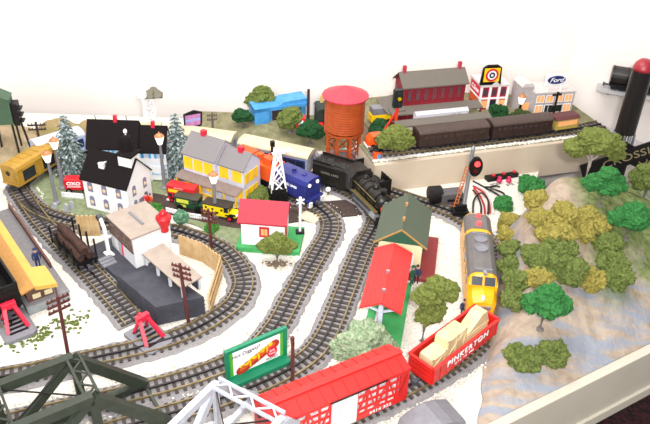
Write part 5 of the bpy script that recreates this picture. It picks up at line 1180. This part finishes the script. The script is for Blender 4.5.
for s, st_, zc in ((1, 'CROSSING', 9.2), (-1, 'RAILROAD', 8.2)):
    an = math.radians(25)*s; T = Matrix.Translation((2.6, -3.2-.45*(s > 0), z0+zc)) @ Matrix.Rotation(-an, 4, 'Y')
    b = B(); b.T = T; b.box(-13, 13, -.2, .2, -2.1, 2.1); bo = b.build('sign_board', BLACK, t)
    text('lettering', st_, 2.7, LT, bo, T @ Matrix.Translation((0, -.25, 0)) @ Matrix.Rotation(PI/2, 4, 'X'), .04, sx=1.25)
# wall shelf with a black tender
q = ab(62, 20); dv = Vector((E2.y, -E2.x)); 
sz = 17.0; ps = Vector(at(600, 82, sz)); 
wdir = Vector((N2.x, N2.y)); wall_pt = Vector(CORN)
def wall_pos(px, py):   # where the sight line meets the right wall
    dr = ray(px, py); a_ = Vector((E2.x, E2.y)); t_ = (wall_pt.dot(a_))/(dr.x*a_.x+dr.y*a_.y); return Vector((dr.x*t_, dr.y*t_, H+dr.z*t_))
s0 = Vector((*RW0, SHZ)); s1 = Vector((*(RW0+RWD*22), SHZ)); zsh = SHZ
rzs = math.atan2(s1.y-s0.y, s1.x-s0.x); Ls = (s1-s0).to_2d().length
t = thing('wall_shelf', 'thin pale shelf on the right wall carrying a black tank car', 'shelf', (s0.x, s0.y, zsh), rzs)
b = B(); b.box(0, Ls, -5.5, -.05, -.6, 0); b.build('board', mat('shelf_grey', hx('#b9b6b8'), .5), t)
for x in (3, Ls-4): b = B(); b.prism([(-.1, -.6), (-4, -.6), (-.1, -3)], 'x', x, x+.4); b.build('bracket', MGREY, t)
mid = s0.lerp(s1, .1); sd = (s1-s0).to_2d().normalized(); nrm = Vector((sd.y, -sd.x)); cpos = s0.to_2d()+sd*9.6+nrm*2.8
t = car('tank_car', 'black round topped tank car on the pale wall shelf', (cpos.x, cpos.y, zsh+.02), rzs, 14, inset=3, w=2.4)
b = B(); b.prism([(2.4*math.cos(PI*2*k/20), 3.9+2.3*math.sin(PI*2*k/20)) for k in range(20)], 'x', -7, 7); b.build('tank', mat('tank_black', hx('#2a2523'), .4), t)
b = B(); [b.tube((x-.1, 0, 3.9), (x+.1, 0, 3.9), 2.42, 24) for x in (-6.5, -3, 0, 3, 6.5)]; b.build('bands', BLACK, t)
b = B(); b.box(-7, 7, -1.6, 1.6, 1.2, 1.9); b.build('frame', BLACK, t)
# left edge tank on legs, standing on the brown hill
# ---------------------------------------------------------------- hills at the back left
def hill(pts, M, seed, name='hill'):
    """pts: list of (x, y, rx, ry, h) bumps"""
    vs = []; fs = []; x0 = min(p[0]-p[2] for p in pts); x1 = max(p[0]+p[2] for p in pts); y0 = min(p[1]-p[3] for p in pts); y1 = max(p[1]+p[3] for p in pts)
    nx, ny = 44, 30
    for j in range(ny):
        for i in range(nx):
            x = x0+(x1-x0)*i/(nx-1); y = y0+(y1-y0)*j/(ny-1); z = 0
            for a, b_, rx, ry, h in pts: z = max(z, h*sm(1.25*(1-math.hypot((x-a)/rx, (y-b_)/ry))))
            z += (.5*noise.noise(Vector((x*.4, y*.4, seed)))+.25*noise.noise(Vector((x, y, seed))))*sm(z/1.5)
            vs.append((x, y, z-.02))
    fs = [(j*nx+i, j*nx+i+1, (j+1)*nx+i+1, (j+1)*nx+i) for j in range(ny-1) for i in range(nx-1)]
    b = B(); b.add(vs, fs); o = b.build(name, M, smooth=True); return struct(o)
BRH = mat('brown_hillside', hx('#b39a80'), .95, hx('#8f8462'), 40, .6, 200)
OLH = mat('olive_hillside', hx('#8a8252'), .95, hx('#a08560'), 50, .6, 200)
c = at(2, 160); hill([(c[0]-5, c[1]+7, 13, 12, 7.0)], BRH, 1)
c = at(46, 150); c2 = at(82, 150); hill([(c[0], c[1]+9, 8, 7, 3.6), (c2[0], c2[1]+8, 7, 6, 3.8)], OLH, 2)
c = at(290, 138, 0); hill([(-14, 169, 17, 9, 3.2), (-2, 167.5, 10, 8, 3.0), (-24, 172, 13, 9, 2.6)], GRND, 4)
p = at(4, 129, 8.5)
t = thing('coal_tower', 'dark coaling tower on spindly legs on the brown hill at the left edge', 'tower', (p[0]+1.6, p[1], 5.6), .2)
b = B(); b.box(-3.6, 1.4, -2, 2, 5, 11.2); b.prism([(-3.8, 11.2), (1.6, 11.2), (-1, 12.6)], 'y', -2.2, 2.2); b.build('bin', mat('tower_green', hx('#3d5a42'), .6), t)
b = B(); b.box(1.4, 2.8, -1.4, 1.4, 4.4, 9.8); [b.box(2.6, 3.6, -1, 1, z, z+.3) for z in (5, 6.6, 8.2)]; b.build('elevator', BLACK, t)
for x, y in ((-3, -1.6), (-3, 1.6), (1, -1.6), (1, 1.6), (2.6, 0)): b = B(); b.bar((x, y, 5), (x*1.15+(.6 if x > 2 else 0), y*1.1, -2.5), .4, .4); b.build('leg', BLACK, t)
# ---------------------------------------------------------------- trees
def tree(name, label, base, h, lobes, M, trunk=TRUNK, tr=.35, seed=0, group=None, amp=.3, branches=True):
    t = thing(name, label, 'tree', base, 0, group)
    b = B(); b.path([(0, 0, -.3), (.08, 0, h*.3), (-.05, .05, h*.62)], tr, 8)
    if branches:
        for k in range(4): a = k*PI/2+seed; b.tube((0, 0, h*.42), (math.cos(a)*lobes[0][3]*.55, math.sin(a)*lobes[0][3]*.55, h*.68), tr*.6, 6, tr*.25)
    b.tube((0, 0, -.3), (0, 0, .15), tr*2.6, 9, tr*1.2); b.build('trunk', trunk, t)
    b = B(); 
    for k, (x, y, z, rx, rz_) in enumerate(lobes): b.lump((x, y, z), (rx, rx*.9, rz_), seed*7+k, 4 if rx > 1.6 else 3, amp, 1.7)
    b.build('foliage', M, t); return t
def bush(name, label, base, r, M, seed, n=3, group=None, flat=.75, cat='bush'):
    R = random.Random(seed); b = B(); b.lump((0, 0, r*flat*.55), (r*.85, r*.78, r*flat*.9), seed, 4, .38, 1.9)
    for k in range(n): a = R.uniform(0, 2*PI); q = r*.6; b.lump((q*math.cos(a), q*math.sin(a), r*flat*R.uniform(.3, .85)), (r*.55, r*.55, r*.5), seed+k+1, 3, .42, 2.0)
    o = b.build(name, M, loc=(base[0], base[1], base[2]-.1)); return tag(o, label, cat, group)
def g0(px, py, z=0): return at3(px, py, z)
tree('tree', 'small olive tree in front of the white shed with red roof', g0(277, 263), 6.6, [(0, 0, 4.8, 2.6, 1.9), (1.9, 0, 4.2, 1.9, 1.3), (-1.9, .2, 4.0, 1.8, 1.2), (.3, .2, 5.8, 1.7, 1.1)], FOL, seed=1)
tree('tree', 'olive tree with two foam clumps beside the open red gondola', g0(422, 341), 11, [(.6, 0, 6.2, 2.2, 1.7), (1.3, .3, 7.4, 2.0, 1.3), (.3, 0, 10.6, 2.3, 1.6), (2.6, .4, 11.4, 2.2, 1.6), (-1.3, 0, 10.0, 1.5, 1.2), (1.2, .4, 12.4, 1.9, 1.1), (3.4, .3, 10.4, 1.6, 1.2)], FOL, seed=2, tr=.3)
bb = B(); 
for k, (x, y, z, rx, rz_) in enumerate(((0, 0, 2.0, 4.3, 3.6), (3.2, .3, 1.3, 2.6, 2.0), (-3.4, -.6, 1.1, 2.4, 1.7), (.6, 1.2, 3.6, 2.4, 2.0))): bb.lump((x, y, z), (rx, rx*.75, rz_), 40+k, 4, .28, 1.5)
o = bb.build('shrub', foliage('lichen_green', '#5f8a5c', '#b9bda4'), loc=at3(363, 352, .2)); tag(o, 'wide grey green lichen shrub between the track and the red stock car', 'bush')
tree('tree', 'round olive tree on the edge of the raised level left of the brown coaches', ab(2.6, .8), 7.8, [(-.3, 0, 5.4, 3.3, 2.6), (1.8, 0, 4.6, 2.2, 1.8), (-2.5, 0, 4.8, 2.2, 1.7), (0, .2, 7.0, 2.1, 1.3)], FOL, seed=3)
bush('bush', 'dark green bush behind the round olive tree on the raised level', ab(2.6, 11), 2.6, FOD, 11)
bush('bush', 'dark bush half hidden by the red signal post', ab(7.4, 12.5), 1.8, FOD, 12)
tree('tree', 'olive tree behind the left end of the sky blue shed', (-18.0, 175, 1.4), 8, [(0, 0, 6, 3.2, 2.6), (2.2, 0, 5.0, 2.2, 1.6), (-2.6, 0, 4.9, 2.0, 1.6), (-.4, 0, 8, 2, 1.4)], FOM, seed=5)
tree('tree', 'small dark green tree at the left end of the sky blue shed', g0(243, 127, 2.0), 5.2, [(0, 0, 3.4, 2.3, 1.6), (1.6, 0, 2.8, 1.5, 1.1), (-1.5, 0, 2.9, 1.4, 1.1)], FOD, seed=6)
tree('tree', 'round olive tree in front of the sky blue shed', g0(290, 131, 2.8), 6.5, [(0, 0, 3.6, 2.9, 2.7), (1.0, 0, 5.2, 2.0, 1.5), (-1.3, 0, 3, 2, 1.8)], FOM, seed=7)
tree('tree', 'dark green tree just left of the orange water tower', g0(310, 143, 1.0), 7, [(0, 0, 4.0, 2.8, 2.2), (1.8, 0, 3.2, 2.2, 1.8), (-1.6, 0, 3.4, 1.8, 1.5)], FOD, seed=8)
bush('bush', 'dark green bush on the right side of the orange water tower', ab(4.0, 15), 2.6, FOD, 21)
bush('bush', 'dark bush in front of the red corner shop', ab(36.3, 15.2), 2.6, FOD, 22, flat=1.0)
bush('bush', 'dark green bush between the black street lamp and the showroom', ab(42.2, 13.2), 2.4, foliage('deep_olive_foam', '#4d5a32', '#343f22'), 23)
bush('bush', 'olive bush at the corner of the yellow shuttered house', g0(258, 203), 2.9, FOM, 24)
bush('bush', 'round green bush by the right corner of the church', g0(157, 212), 1.5, foliage('fresh_green', '#4f8a3c', '#35692a'), 25, flat=.95)
bush('bush', 'green bush behind the brown telegraph pole near the road', g0(211, 231), 1.5, MC['fresh_green'], 26, flat=.9)
tree('topiary', 'small speckled round topiary tree right of the red urn', g0(182, 226.5), 3.9, [(0, 0, 2.4, 1.55, 1.55)], foliage('speckled_topiary', '#2f6a45', '#7ea58a'), seed=27, tr=.2, branches=False)
# snowy pines
PINE = mat('snowy_needles', hx('#55645f'), .9, hx('#c4cdd0'), 140, 0.4, lo=.48, hi=.66, spec=.1)
def pine(label, base, h, r, seed):
    t = thing('pine_tree', label, 'tree', base); R = random.Random(seed)
    b = B(); b.tube((0, 0, 0), (0, 0, h*.95), .45, 8, .08); b.build('trunk', mat('pine_trunk', hx('#4c4340'), .9), t)
    b = B(); n = 15
    for k in range(n):
        f = k/(n-1); z = 1.4+(h-1.6)*f; rr = r*(1-f)**.85+.35; m_ = int(13-6*f)
        for q in range(m_):
            a = 2*PI*(q+R.random()*.6)/m_; l = rr*R.uniform(.75, 1.12); dx, dy = math.cos(a), math.sin(a); w_ = .36+.2*l/ r
            p0 = Vector((dx*.1, dy*.1, z)); p1 = Vector((dx*l*.6, dy*l*.6, z-.12*l)); p2 = Vector((dx*l, dy*l, z-.42*l))
            sd_ = Vector((-dy, dx, 0))*w_; up = Vector((0, 0, .22))
            b.add([p0+up, p0-up, p1+sd_, p1-sd_, p1+up*1.3, p2, p1-up], [(0, 2, 4), (0, 4, 3), (4, 2, 5), (3, 4, 5), (1, 6, 2), (1, 3, 6), (2, 6, 5), (6, 3, 5), (0, 1, 2), (0, 3, 1)])
            for e in range(3):
                pe = p1.lerp(p2, R.random()); s_ = R.choice((-1, 1)); b.add([pe, pe+Vector((dx*.5, dy*.5, .1)), pe+sd_*1.6*s_+Vector((dx*.5, dy*.5, -.2)), pe+Vector((0, 0, .2))], [(0, 2, 1), (0, 3, 2), (3, 1, 2), (0, 1, 3)])
    b.build('branches', PINE, t); return t
pine('snow dusted pine behind the yellow baggage car end, left of the church', g0(74, 174), 15.2, 4.6, 1)
pine('snow dusted pine left of the yellow shuttered house', g0(180, 175), 16.0, 4.6, 2)
# hill trees and bushes: the point where a sight line meets the hillside fixes each foot
def on_hill(px, py):
    d = ray(px, py); t_ = 60.0
    while t_ < 260:
        p = Vector((0, 0, H))+d*t_
        q = p.to_2d()-edgeE
        z = mh(q.dot(edgeU), q.dot(edgeN)) if q.dot(edgeN) < 42 else 0
        if p.z <= z: return (p.x, p.y, z)
        t_ += .25
    return at3(px, py)
def htree(name, label, px, py, h, w, M, seed, z=None):
    b_ = on_hill(px, py) if z is None else at3(px, py, z)
    return tree(name, label, b_, h, [(0, 0, h*.68, w*.62, h*.27), (w*.55, 0, h*.58, w*.46, h*.2), (-w*.55, 0, h*.6, w*.46, h*.2), (.1*w, 0, h*.85, w*.42, h*.17), (.1*w, -.3*w, h*.6, w*.5, h*.2)], M, seed=seed, tr=.32)
htree('tree', 'bright green tree standing alone on the lower slope of the hill', 540, 328, 9.0, 4.2, FOG, 31)
htree('tree', 'bright green tree on the right shoulder of the hill', 625, 238, 7.6, 4.4, FOG, 32)
htree('tree', 'bright green tree on the crest of the hill in front of the tall olive tree', 599, 204, 7.8, 4.3, FOG, 33)
B1 = (*ad(51.5, 31.5), mh(51.5, 31.5))
tree('tree', 'tall olive tree with a wide arching crown at the back of the hill', (B1[0], B1[1]+1.5, B1[2]-.5), 10.6, [(0, 0, 9.0, 3.6, 2.4), (3.3, .3, 8.2, 3.0, 2.1), (-3.4, .2, 7.4, 2.7, 1.9), (4.8, .3, 6.4, 1.9, 1.7), (-.6, .3, 10.0, 2.8, 1.5), (1.8, -.2, 9.2, 2.8, 1.8)], FOL, trunk=mat('pale_trunk', hx('#b0a79c'), .9), seed=34, tr=.35)
B2 = (*ad(66.5, 26.5), mh(66.5, 26.5))
tree('tree', 'dense olive tree at the right edge on top of the hill', (B2[0]-1.2, B2[1], B2[2]), 9.2, [(0, 0, 6.6, 3.2, 2.8), (-1.8, 0, 5.6, 2.4, 2.2), (2, 0, 6, 2.6, 2.4)], FOM, seed=35)
bush('shrub', 'bright green shrub at the far left foot of the hill', on_hill(529, 193), 2.9, FOG, 36, flat=1.0)
HB = [  # px, py, r, material, where
 (537, 202, 2.4, FOY), (541, 221, 2.6, FOY), (549, 236, 2.4, FOY), (561, 216, 2.6, FOY), (575, 221, 2.5, FOY), (588, 218, 2.4, FOY), (599, 226, 2.2, FOY), (508, 222, 2.3, FOY), (506, 236, 2.2, FOY),
 (562, 236, 2.4, FOY), (584, 234, 2.2, FOY), (510, 252, 2.4, FOM), (509, 268, 2.4, FOM), (516, 283, 2.5, FOM), (534, 256, 2.4, FOM), (553, 250, 2.4, FOM), (566, 252, 2.3, FOM), (546, 266, 2.5, FOM), (566, 271, 3.0, FOM),
 (606, 245, 2.5, FOM), (611, 262, 2.6, FOM), (615, 278, 2.6, FOM), (590, 280, 2.4, FOY), (538, 279, 2.3, FOY), (514, 302, 2.2, FOM), (502, 203, 2.2, FOG)]
where = ['yellow green bush next to the bright shrub high on the left of the hill', 'yellow green bush just below the topmost one on the left of the hill', 'yellow green bush under the bare patch on the left of the hill', 'yellow green bush just under the bare hilltop', 'yellow green bush in the middle of the hill below the bare top', 'yellow green bush right of the middle below the bare hilltop', 'yellow green bush at the right end of the row under the hilltop', 'yellow green bush beside the wires at the hill foot', 'yellow green bush at the hill foot beside the engine tail',
 'yellow green bush in the second row, above the large mossy one', 'yellow green bush in the second row beside the tan slope', 'mossy bush beside the rear of the yellow engine', 'mossy bush beside the middle of the yellow engine', 'mossy bush beside the cab of the yellow engine', 'mossy bush below the bare strip on the left of the hill', 'mossy bush in the middle of the hill cluster', 'mossy bush next to the tan gap in the hill cluster', 'mossy bush above the lone bright green tree', 'large mossy bush at the lower middle of the hill cluster',
 'mossy bush topmost in the right hand column of the hill', 'mossy bush in the middle of the right hand column of the hill', 'mossy bush lowest in the right hand column of the hill', 'yellow green bush lowest in the hill cluster', 'yellow green bush directly behind the lone bright green tree', 'mossy bush left of the lone bright green tree', 'bright green low shrub by the wires at the foot of the hill']
for k, ((px, py, r_, M), lab) in enumerate(zip(HB, where)):
    q = on_hill(px, py+4); bush('hill_bush', lab, q, r_, M, 50+k*3, n=4, group='bushes on the hillside', flat=.9)
for k, (px, py, r_, lab) in enumerate(((519, 363, 2.3, 'mossy low bush on the bare front slope, left of its lighter twin'), (512, 358, 1.5, 'small dark mossy tuft at the left end of the bare front slope'), (531, 366, 1.7, 'mossy tuft between the two low bushes on the front slope'), (551, 359, 2.5, 'light mossy upright bush on the bare front slope'))):
    bush('hill_bush', lab, on_hill(px, py), r_, FOM, 140+k*3, n=4, group='bushes on the front slope', flat=1.0)
# turf tufts on the white ballast
b = B(); R = random.Random(5)
for k in range(150):
    f_ = R.random(); px = 8+f_*78+R.gauss(0, 4); py = 345-f_*27+R.gauss(0, 4.5); x, y = at(px, py); b.lump((x, y, .05), (R.uniform(.15, .5), R.uniform(.15, .4), R.uniform(.1, .35)), k, 1, .4)
tag(b.build('turf_tufts', FOM), 'scattered green turf crumbs on the white ballast below the left bumper', 'grass', kind='stuff')
b = B()
for k in range(60): x, y = at(277+R.gauss(0, 8), 264+R.gauss(0, 2)); b.lump((x, y, .05), (R.uniform(.2, .45), R.uniform(.2, .4), .15), k, 1, .4)
tag(b.build('leaf_litter', mat('leaf_litter', hx('#7d6a55'), .95)), 'brown crumbs of ground litter round the small tree by the shed', 'litter', kind='stuff')
# loose ballast along the tracks
b = B()
for P, wd in ((PB, 3.6), (P1, 3.6), (PO, 3.7)):
    for p, q in zip(P, P[1:]):
        if p.y > 135 or p.y < 62: continue
        d_ = (q-p).normalized()
        for s in (-1, 1):
            for _ in range(2):
                o_ = s*(wd+R.uniform(-.35, .5)); b.lump((p.x-d_.y*o_, p.y+d_.x*o_, .12), (R.uniform(.18, .45), R.uniform(.18, .4), R.uniform(.15, .32)), int(R.random()*1e4), 1, .4)
tag(b.build('loose_ballast', SNOW), 'loose white ballast crumbs strewn along the edges of the tracks', 'ballast', kind='stuff')
# ---------------------------------------------------------------- vehicles
def wheel(t, x, y, r, M=BLACK, hub=None):
    b = B(); b.tube((x, y-.28, r), (x, y+.28, r), r, 16); w_ = b.build('wheel', M, t)
    if hub: b = B(); b.tube((x, y-.33, r), (x, y+.33, r), r*.55, 12); b.build('hub', hub, w_)
def delivery_van(label, base, rz, L, body, roofM, hub=None, spots=False, panel=None, sc=1.0):
    t = thing('delivery_van', label, 'van', base, rz); hw = 1.35*sc; h = 3.1*sc
    b = B(); b.box(-L/2, L*.14, -hw, hw, .75, h); b.box(L*.14, L*.3, -hw, hw, .75, h*.62); bo = b.build('body', body, t, bevel=.1)
    b = B(); b.prism([(L*.28, .75), (L*.5, .75), (L*.5, h*.5), (L*.46, h*.6), (L*.28, h*.64)], 'y', -hw*.72, hw*.72); b.build('hood', body, t, bevel=.1)
    b = B(); b.box(-L/2-.15, L*.33, -hw-.12, hw+.12, h, h+.3); b.build('roof', roofM, t, bevel=.1)
    for s in (-1, 1):
        b = B(); b.box(L*.3-.1, L*.3, s*hw-.1, s*hw+.1, h*.6, h); b.build('windshield_post', body, t)
        for x in (-L*.3, L*.33): wheel(t, x, s*(hw+.05), .75, BLACK, hub)
        b = B(); b.prism([(L*.2, 1.3), (L*.5, 1.55), (L*.5, 1.75), (L*.2, 1.5)], 'y', *sorted((s*hw*.75, s*hw*1.2))); b.build('fender', BLACK, t)
        b = B(); b.tube((L*.5, s*.7, 1.5), (L*.5+.2, s*.7, 1.5), .3, 10); b.build('headlight', GLOW, t)
    if spots:
        for k, (x, z) in enumerate(((-L*.36, 1.5), (-L*.2, 2.3), (-.4, 1.6), (.6, 2.4), (L*.36, 1.6), (-L*.4, 2.5))): b = B(); b.tube((x, -hw-.06, z), (x, -hw, z), .28, 10); b.build('spot', BLACK, bo)
    if panel: b = B(); b.box(-L*.42, 0, -hw-.05, -hw, h*.62, h*.92); [b.box(-L*.3, -L*.1, -hw-.05, -hw, h*.3, h*.5)]; b.build('side_panel', panel, bo)
    b = B(); b.box(L*.15, L*.29, -hw*1.0-.03, hw+.03, h*.64, h*.95); b.build('cab_glass', DPANE, t)
    return t
rzv = math.atan2(at(246, 216)[1]-at(168, 200)[1], at(246, 216)[0]-at(168, 200)[0])
VGREEN = mat('van_green', hx('#1f4a2e'), .4); PYEL = mat('panel_yellow_green', hx('#d8dc4a'), .5)
delivery_van('dark green delivery van with yellow lettering blocks between the red and yellow ones', g0(192, 208.5, .3), rzv, 6.8, VGREEN, mat('van_roof_dark', hx('#3a3c2e'), .5), None, panel=PYEL)
delivery_van('bright yellow delivery van with black spots in front of the porch', g0(222, 216, .3), rzv, 7.6, mat('van_yellow', hx('#f7d80f'), .4), mat('van_roof_black', hx('#2b241f'), .5), RED, spots=True)
t = thing('bus', 'red double decker bus with a yellow band left of the porch', 'bus', g0(184, 201, .3), rzv)
b = B(); b.box(-3.4, 3.4, -1.3, 1.3, .6, 4.3); bo = b.build('body', RED, t, bevel=.25)
b = B(); b.box(-2.9, 1.6, -1.36, -1.3, 2.7, 3.4); b.build('yellow_band', YEL, bo)
text('lettering', 'EXPRESS', .6, mat('lettering_pale', hx('#f2b9a8'), .6), bo, upright(-.4, -1.33, 3.85), .02, shear=.2)
for k in range(5): b = B(); x = -2.6+k*1.2; b.box(x-.45, x+.45, -1.34, -1.3, 1.4, 2.3); b.build('window', DPANE, t)
for s in (-1, 1):
    for x in (-2.2, 2.2): wheel(t, x, s*1.25, .65, BLACK, RED)
b = B(); b.box(-3.5, -.8, -1.5, -1.3, .3, .7); b.build('step', WHITE, t)
q0 = Vector(at(64, 199)); q1 = Vector(at(86, 199)); rzo = math.atan2(q1.y-q0.y, q1.x-q0.x)
t = thing('delivery_truck', 'red delivery truck with white block letters left of the church', 'truck', g0(77, 191, .3), rzo)
b = B(); b.box(-2.3, 2.3, -1.2, 1.2, .8, 3.6); bo = b.build('body', RED, t, bevel=.35)
b = B(); b.box(2.3, 3.6, -1.1, 1.1, .8, 2.6); b.build('cab', RED, t, bevel=.2); b = B(); b.box(3.3, 3.65, -1.0, 1.0, 1.8, 2.5); b.build('windshield', WHITE, t)
text('lettering', 'OXO', 1.15, WHITE, bo, upright(-.1, -1.23, 2.6), .03, bold=.03, sx=1.15)
b = B(); b.box(-1.6, 1.4, -1.26, -1.2, 1.75, 1.9); b.build('stripe', WHITE, bo)
for s in (-1, 1):
    for x in (-1.3, 2.3): wheel(t, x, s*1.2, .7, BLACK, STEEL)
# red crane truck on the mound and orange car by the round tree
t = thing('truck', 'small red truck with tall cab on the mound left of the water tower', 'truck', g0(306, 131, 2.9), .1)
b = B(); b.box(-2.6, -.2, -1.3, 1.3, .7, 4.2); b.build('cab', RED, t, bevel=.2); b = B(); b.box(-.2, 4.5, -1.2, 1.2, .7, 1.9); b.build('bed', RED, t, bevel=.1)
b = B(); b.box(-2.0, -.8, -1.36, -1.28, 2.5, 3.6); b.build('window', WHITE, t)
for s in (-1, 1):
    for x in (-1.6, 3): wheel(t, x, s*1.25, .7)
b = B(); b.box(-5, 5, -2.6, 2.6, 0, 5.2); b.prism([(-5.2, 5.2), (5.2, 5.2), (4.6, 5.8), (-4.6, 5.8)], 'y', -2.8, 2.8); o = b.build('dark_shed', mat('shed_dark_green', hx('#26332c'), .7), loc=(1.6, 171.5, 2.0), rz=.2); tag(o, 'dark green shed between the red truck and the water tower', 'shed')
t = thing('orange_car', 'flat orange car with pale underside left of the round olive tree', 'car', ab(1.2, 7.6), HUP)
b = B(); b.prism([(-3.4, .9), (3.6, .9), (3.5, 2.0), (1.6, 2.3), (.4, 3.3), (-2.2, 3.3), (-3.2, 2.3)], 'y', -1.3, 1.3); b.build('body', mat('car_orange', hx('#ec5a20'), .35), t, bevel=.12)
b = B(); b.box(-3.5, 3.7, -1.4, 1.4, .5, .95); b.build('bumper', WHITE, t)
for s in (-1, 1):
    for x in (-2.1, 2.2): wheel(t, x, s*1.2, .65)
    b = B(); b.prism([(-1.9, 2.3), (1.0, 2.3), (.2, 3.1), (-1.8, 3.1)], 'y', *sorted((s*1.26, s*1.33))); b.build('side_window', DPANE, t)
t = thing('yellow_van', 'yellow van with a grey top behind the water tower', 'van', ab(6.0, 20), HUP)
b = B(); b.box(-2.8, 2.8, -1.3, 1.3, .6, 2.6); b.build('body', YEL, t, bevel=.12); b = B(); b.box(-2.6, 2.6, -1.35, 1.35, 2.6, 4.4); b.build('top', MGREY, t, bevel=.2)
for s in (-1, 1):
    for x in (-1.8, 1.8): wheel(t, x, s*1.2, .65)
# gravestones
for k, (px, py, lab) in enumerate(((56, 212, 'pale gravestone nearest the left street lamp'), (67, 213, 'pale gravestone in the middle of the churchyard grass'), (72.5, 210, 'pale gravestone nearest the church wall'))):
    b = B(); b.prism([(-.55, 0), (.55, 0), (.55, 1.5)]+[(.55*math.cos(PI*q/8), 1.5+.55*math.sin(PI*q/8)) for q in range(1, 8)]+[(-.55, 1.5)], 'y', -.18, .18)
    o = b.build('gravestone', mat('gravestone_grey', hx('#a9abb0'), .8), loc=(*at(px, py), .25), rz=-.2); tag(o, lab, 'gravestone', 'gravestones by the church')
# ---------------------------------------------------------------- figures
def person(label, base, rz, coat, legs_, hat=None, h=4.2):
    t = thing('person', label, 'person', base, rz); k = h/7.6
    J = [(0, 0, 3.9, .62), (0, 0, 4.8, .6), (0, 0, 5.9, .75), (0, 0, 6.35, .3), (0, .03, 6.75, .42), (0, .04, 7.25, .44),
         (.45, 0, 3.6, .42), (.5, -.1, 2.0, .32), (.5, 0, .35, .26), (.5, .45, .18, .2), (-.45, 0, 3.6, .42), (-.5, .15, 2.0, .32), (-.5, 0, .35, .26), (-.5, .45, .18, .2),
         (.95, 0, 5.85, .34), (1.2, .05, 4.6, .27), (1.15, .45, 3.6, .2), (1.15, .55, 3.2, .17), (-.95, 0, 5.85, .34), (-1.2, .05, 4.6, .27), (-1.15, .4, 3.6, .2), (-1.15, .5, 3.2, .17)]
    Ed = [(0, 1), (1, 2), (2, 3), (3, 4), (4, 5), (0, 6), (6, 7), (7, 8), (8, 9), (0, 10), (10, 11), (11, 12), (12, 13), (2, 14), (14, 15), (15, 16), (16, 17), (2, 18), (18, 19), (19, 20), (20, 21)]
    me = bpy.data.meshes.new('body'); me.from_pydata([(x*k*S, -y*k*S, z*k*S) for x, y, z, r in J], Ed, [])
    o = bpy.data.objects.new('body', me); C.objects.link(o)
    sk = o.modifiers.new('skin', 'SKIN'); sv = me.skin_vertices[0].data
    for i, j in enumerate(J): sv[i].radius = (j[3]*k*S, j[3]*k*S)
    sv[0].use_root = True
    su = o.modifiers.new('sub', 'SUBSURF'); su.levels = su.render_levels = 1
    bpy.context.view_layer.update()
    m2 = bpy.data.meshes.new_from_object(o.evaluated_get(bpy.context.evaluated_depsgraph_get())); bpy.data.objects.remove(o)
    for M in (coat, legs_, SKIN): m2.materials.append(M)
    for p in m2.polygons:
        z = p.center.z/(k*S); x = abs(p.center.x)/(k*S)
        p.material_index = 2 if z > 6.3 or (x > .9 and z < 3.6) else 1 if z < 3.5 and x < .9 else 0; p.use_smooth = True
    m2.name = 'body'; o = bpy.data.objects.new('body', m2); C.objects.link(o); o.parent = t
    b = B(); b.lathe([(.5, 7.25), (.48, 7.6), (.25, 7.85), (0, 7.9)], (0, -.02), 12); 
    if hat: b.lathe([(.75, 7.3), (.75, 7.38)], (0, -.05), 12)
    b.v = [p*k for p in b.v]; b.build('hat' if hat else 'hair', hat or mat('hair_dark', hx('#3a2a20'), .8), t); return t
DK = mat('cloth_dark', hx('#23232c'), .8); NB = mat('cloth_navy', hx('#27345e'), .8); GR = mat('cloth_green', hx('#1f5a48'), .8); PU = mat('cloth_purple', hx('#7a2a5a'), .8)
person('person in a red coat standing at the right corner of the church', g0(147.5, 208, .25), .3, RED, DK, h=3.9)
person('person in orange beside the red coated one near the church', g0(151.5, 207, .25), -.5, ORANGE, mat('cloth_tan', hx('#b59a7a'), .8), h=3.4)
person('person in a dark green coat standing under the red shelter roof edge', g0(411.5, 285, .8), .8, GR, GR, hat=GR, h=4.6)
person('person in a navy coat beside the green coated one at the shelter', g0(416, 283, .3), -.4, NB, DK, h=4.3)
person('person in dark blue on the grey deck of the gold roofed platform', g0(39, 268, 2.22), .8, NB, NB, hat=NB, h=4.6)
person('person in blue standing between the two clump tree and the red gondola', g0(441, 321, .05), .6, NB, NB, h=3.9)
person('person in blue beside the nose of the yellow engine', g0(462, 316, .05), .2, NB, DK, h=3.9)
# ---------------------------------------------------------------- light: room ceiling lamps, added wall wash and front fill, flash beside the lens
w = bpy.data.worlds.new('world'); bpy.context.scene.world = w; w.use_nodes = True
bg = w.node_tree.nodes['Background']; bg.inputs[0].default_value = (1, .98, .96, 1); bg.inputs[1].default_value = .3
def area(name, loc, target, size, power, col=(1, 1, 1)):
    l = bpy.data.lights.new(name, 'AREA'); l.shape = 'RECTANGLE'; l.size, l.size_y = size; l.energy = power; l.color = col
    o = bpy.data.objects.new(name, l); C.objects.link(o); o.location = Vector(loc)*S
    o.rotation_euler = (Vector(target)-Vector(loc)).to_track_quat('-Z', 'Y').to_euler(); return o
area('ceiling_lamp', (-40, 110, 165), (-30, 110, 0), (.9, .5), 12, (1, .98, .96))
area('ceiling_lamp', (60, 60, 170), (20, 110, 0), (.6, .3), 4, (1, .97, .93))
area('added_wall_wash', (-30, 120, 150), (-40, 190, 90), (1.6, .2), 20)  # unseen light added to whiten the upper wall
area('front_fill', (-60, -110, 150), (-10, 130, 0), (2.0, 1.2), 58, (1, .99, .97))  # soft fill added behind the camera to brighten the front walls
area('camera_flash', (6, -1, 92), (0, 130, 0), (.07, .05), 15, (1, .99, .97))
vs_ = bpy.context.scene.view_settings
vs_.view_transform = 'Standard'; vs_.look = 'None'; vs_.gamma = 1; vs_.use_curve_mapping = False; vs_.exposure = -0.02
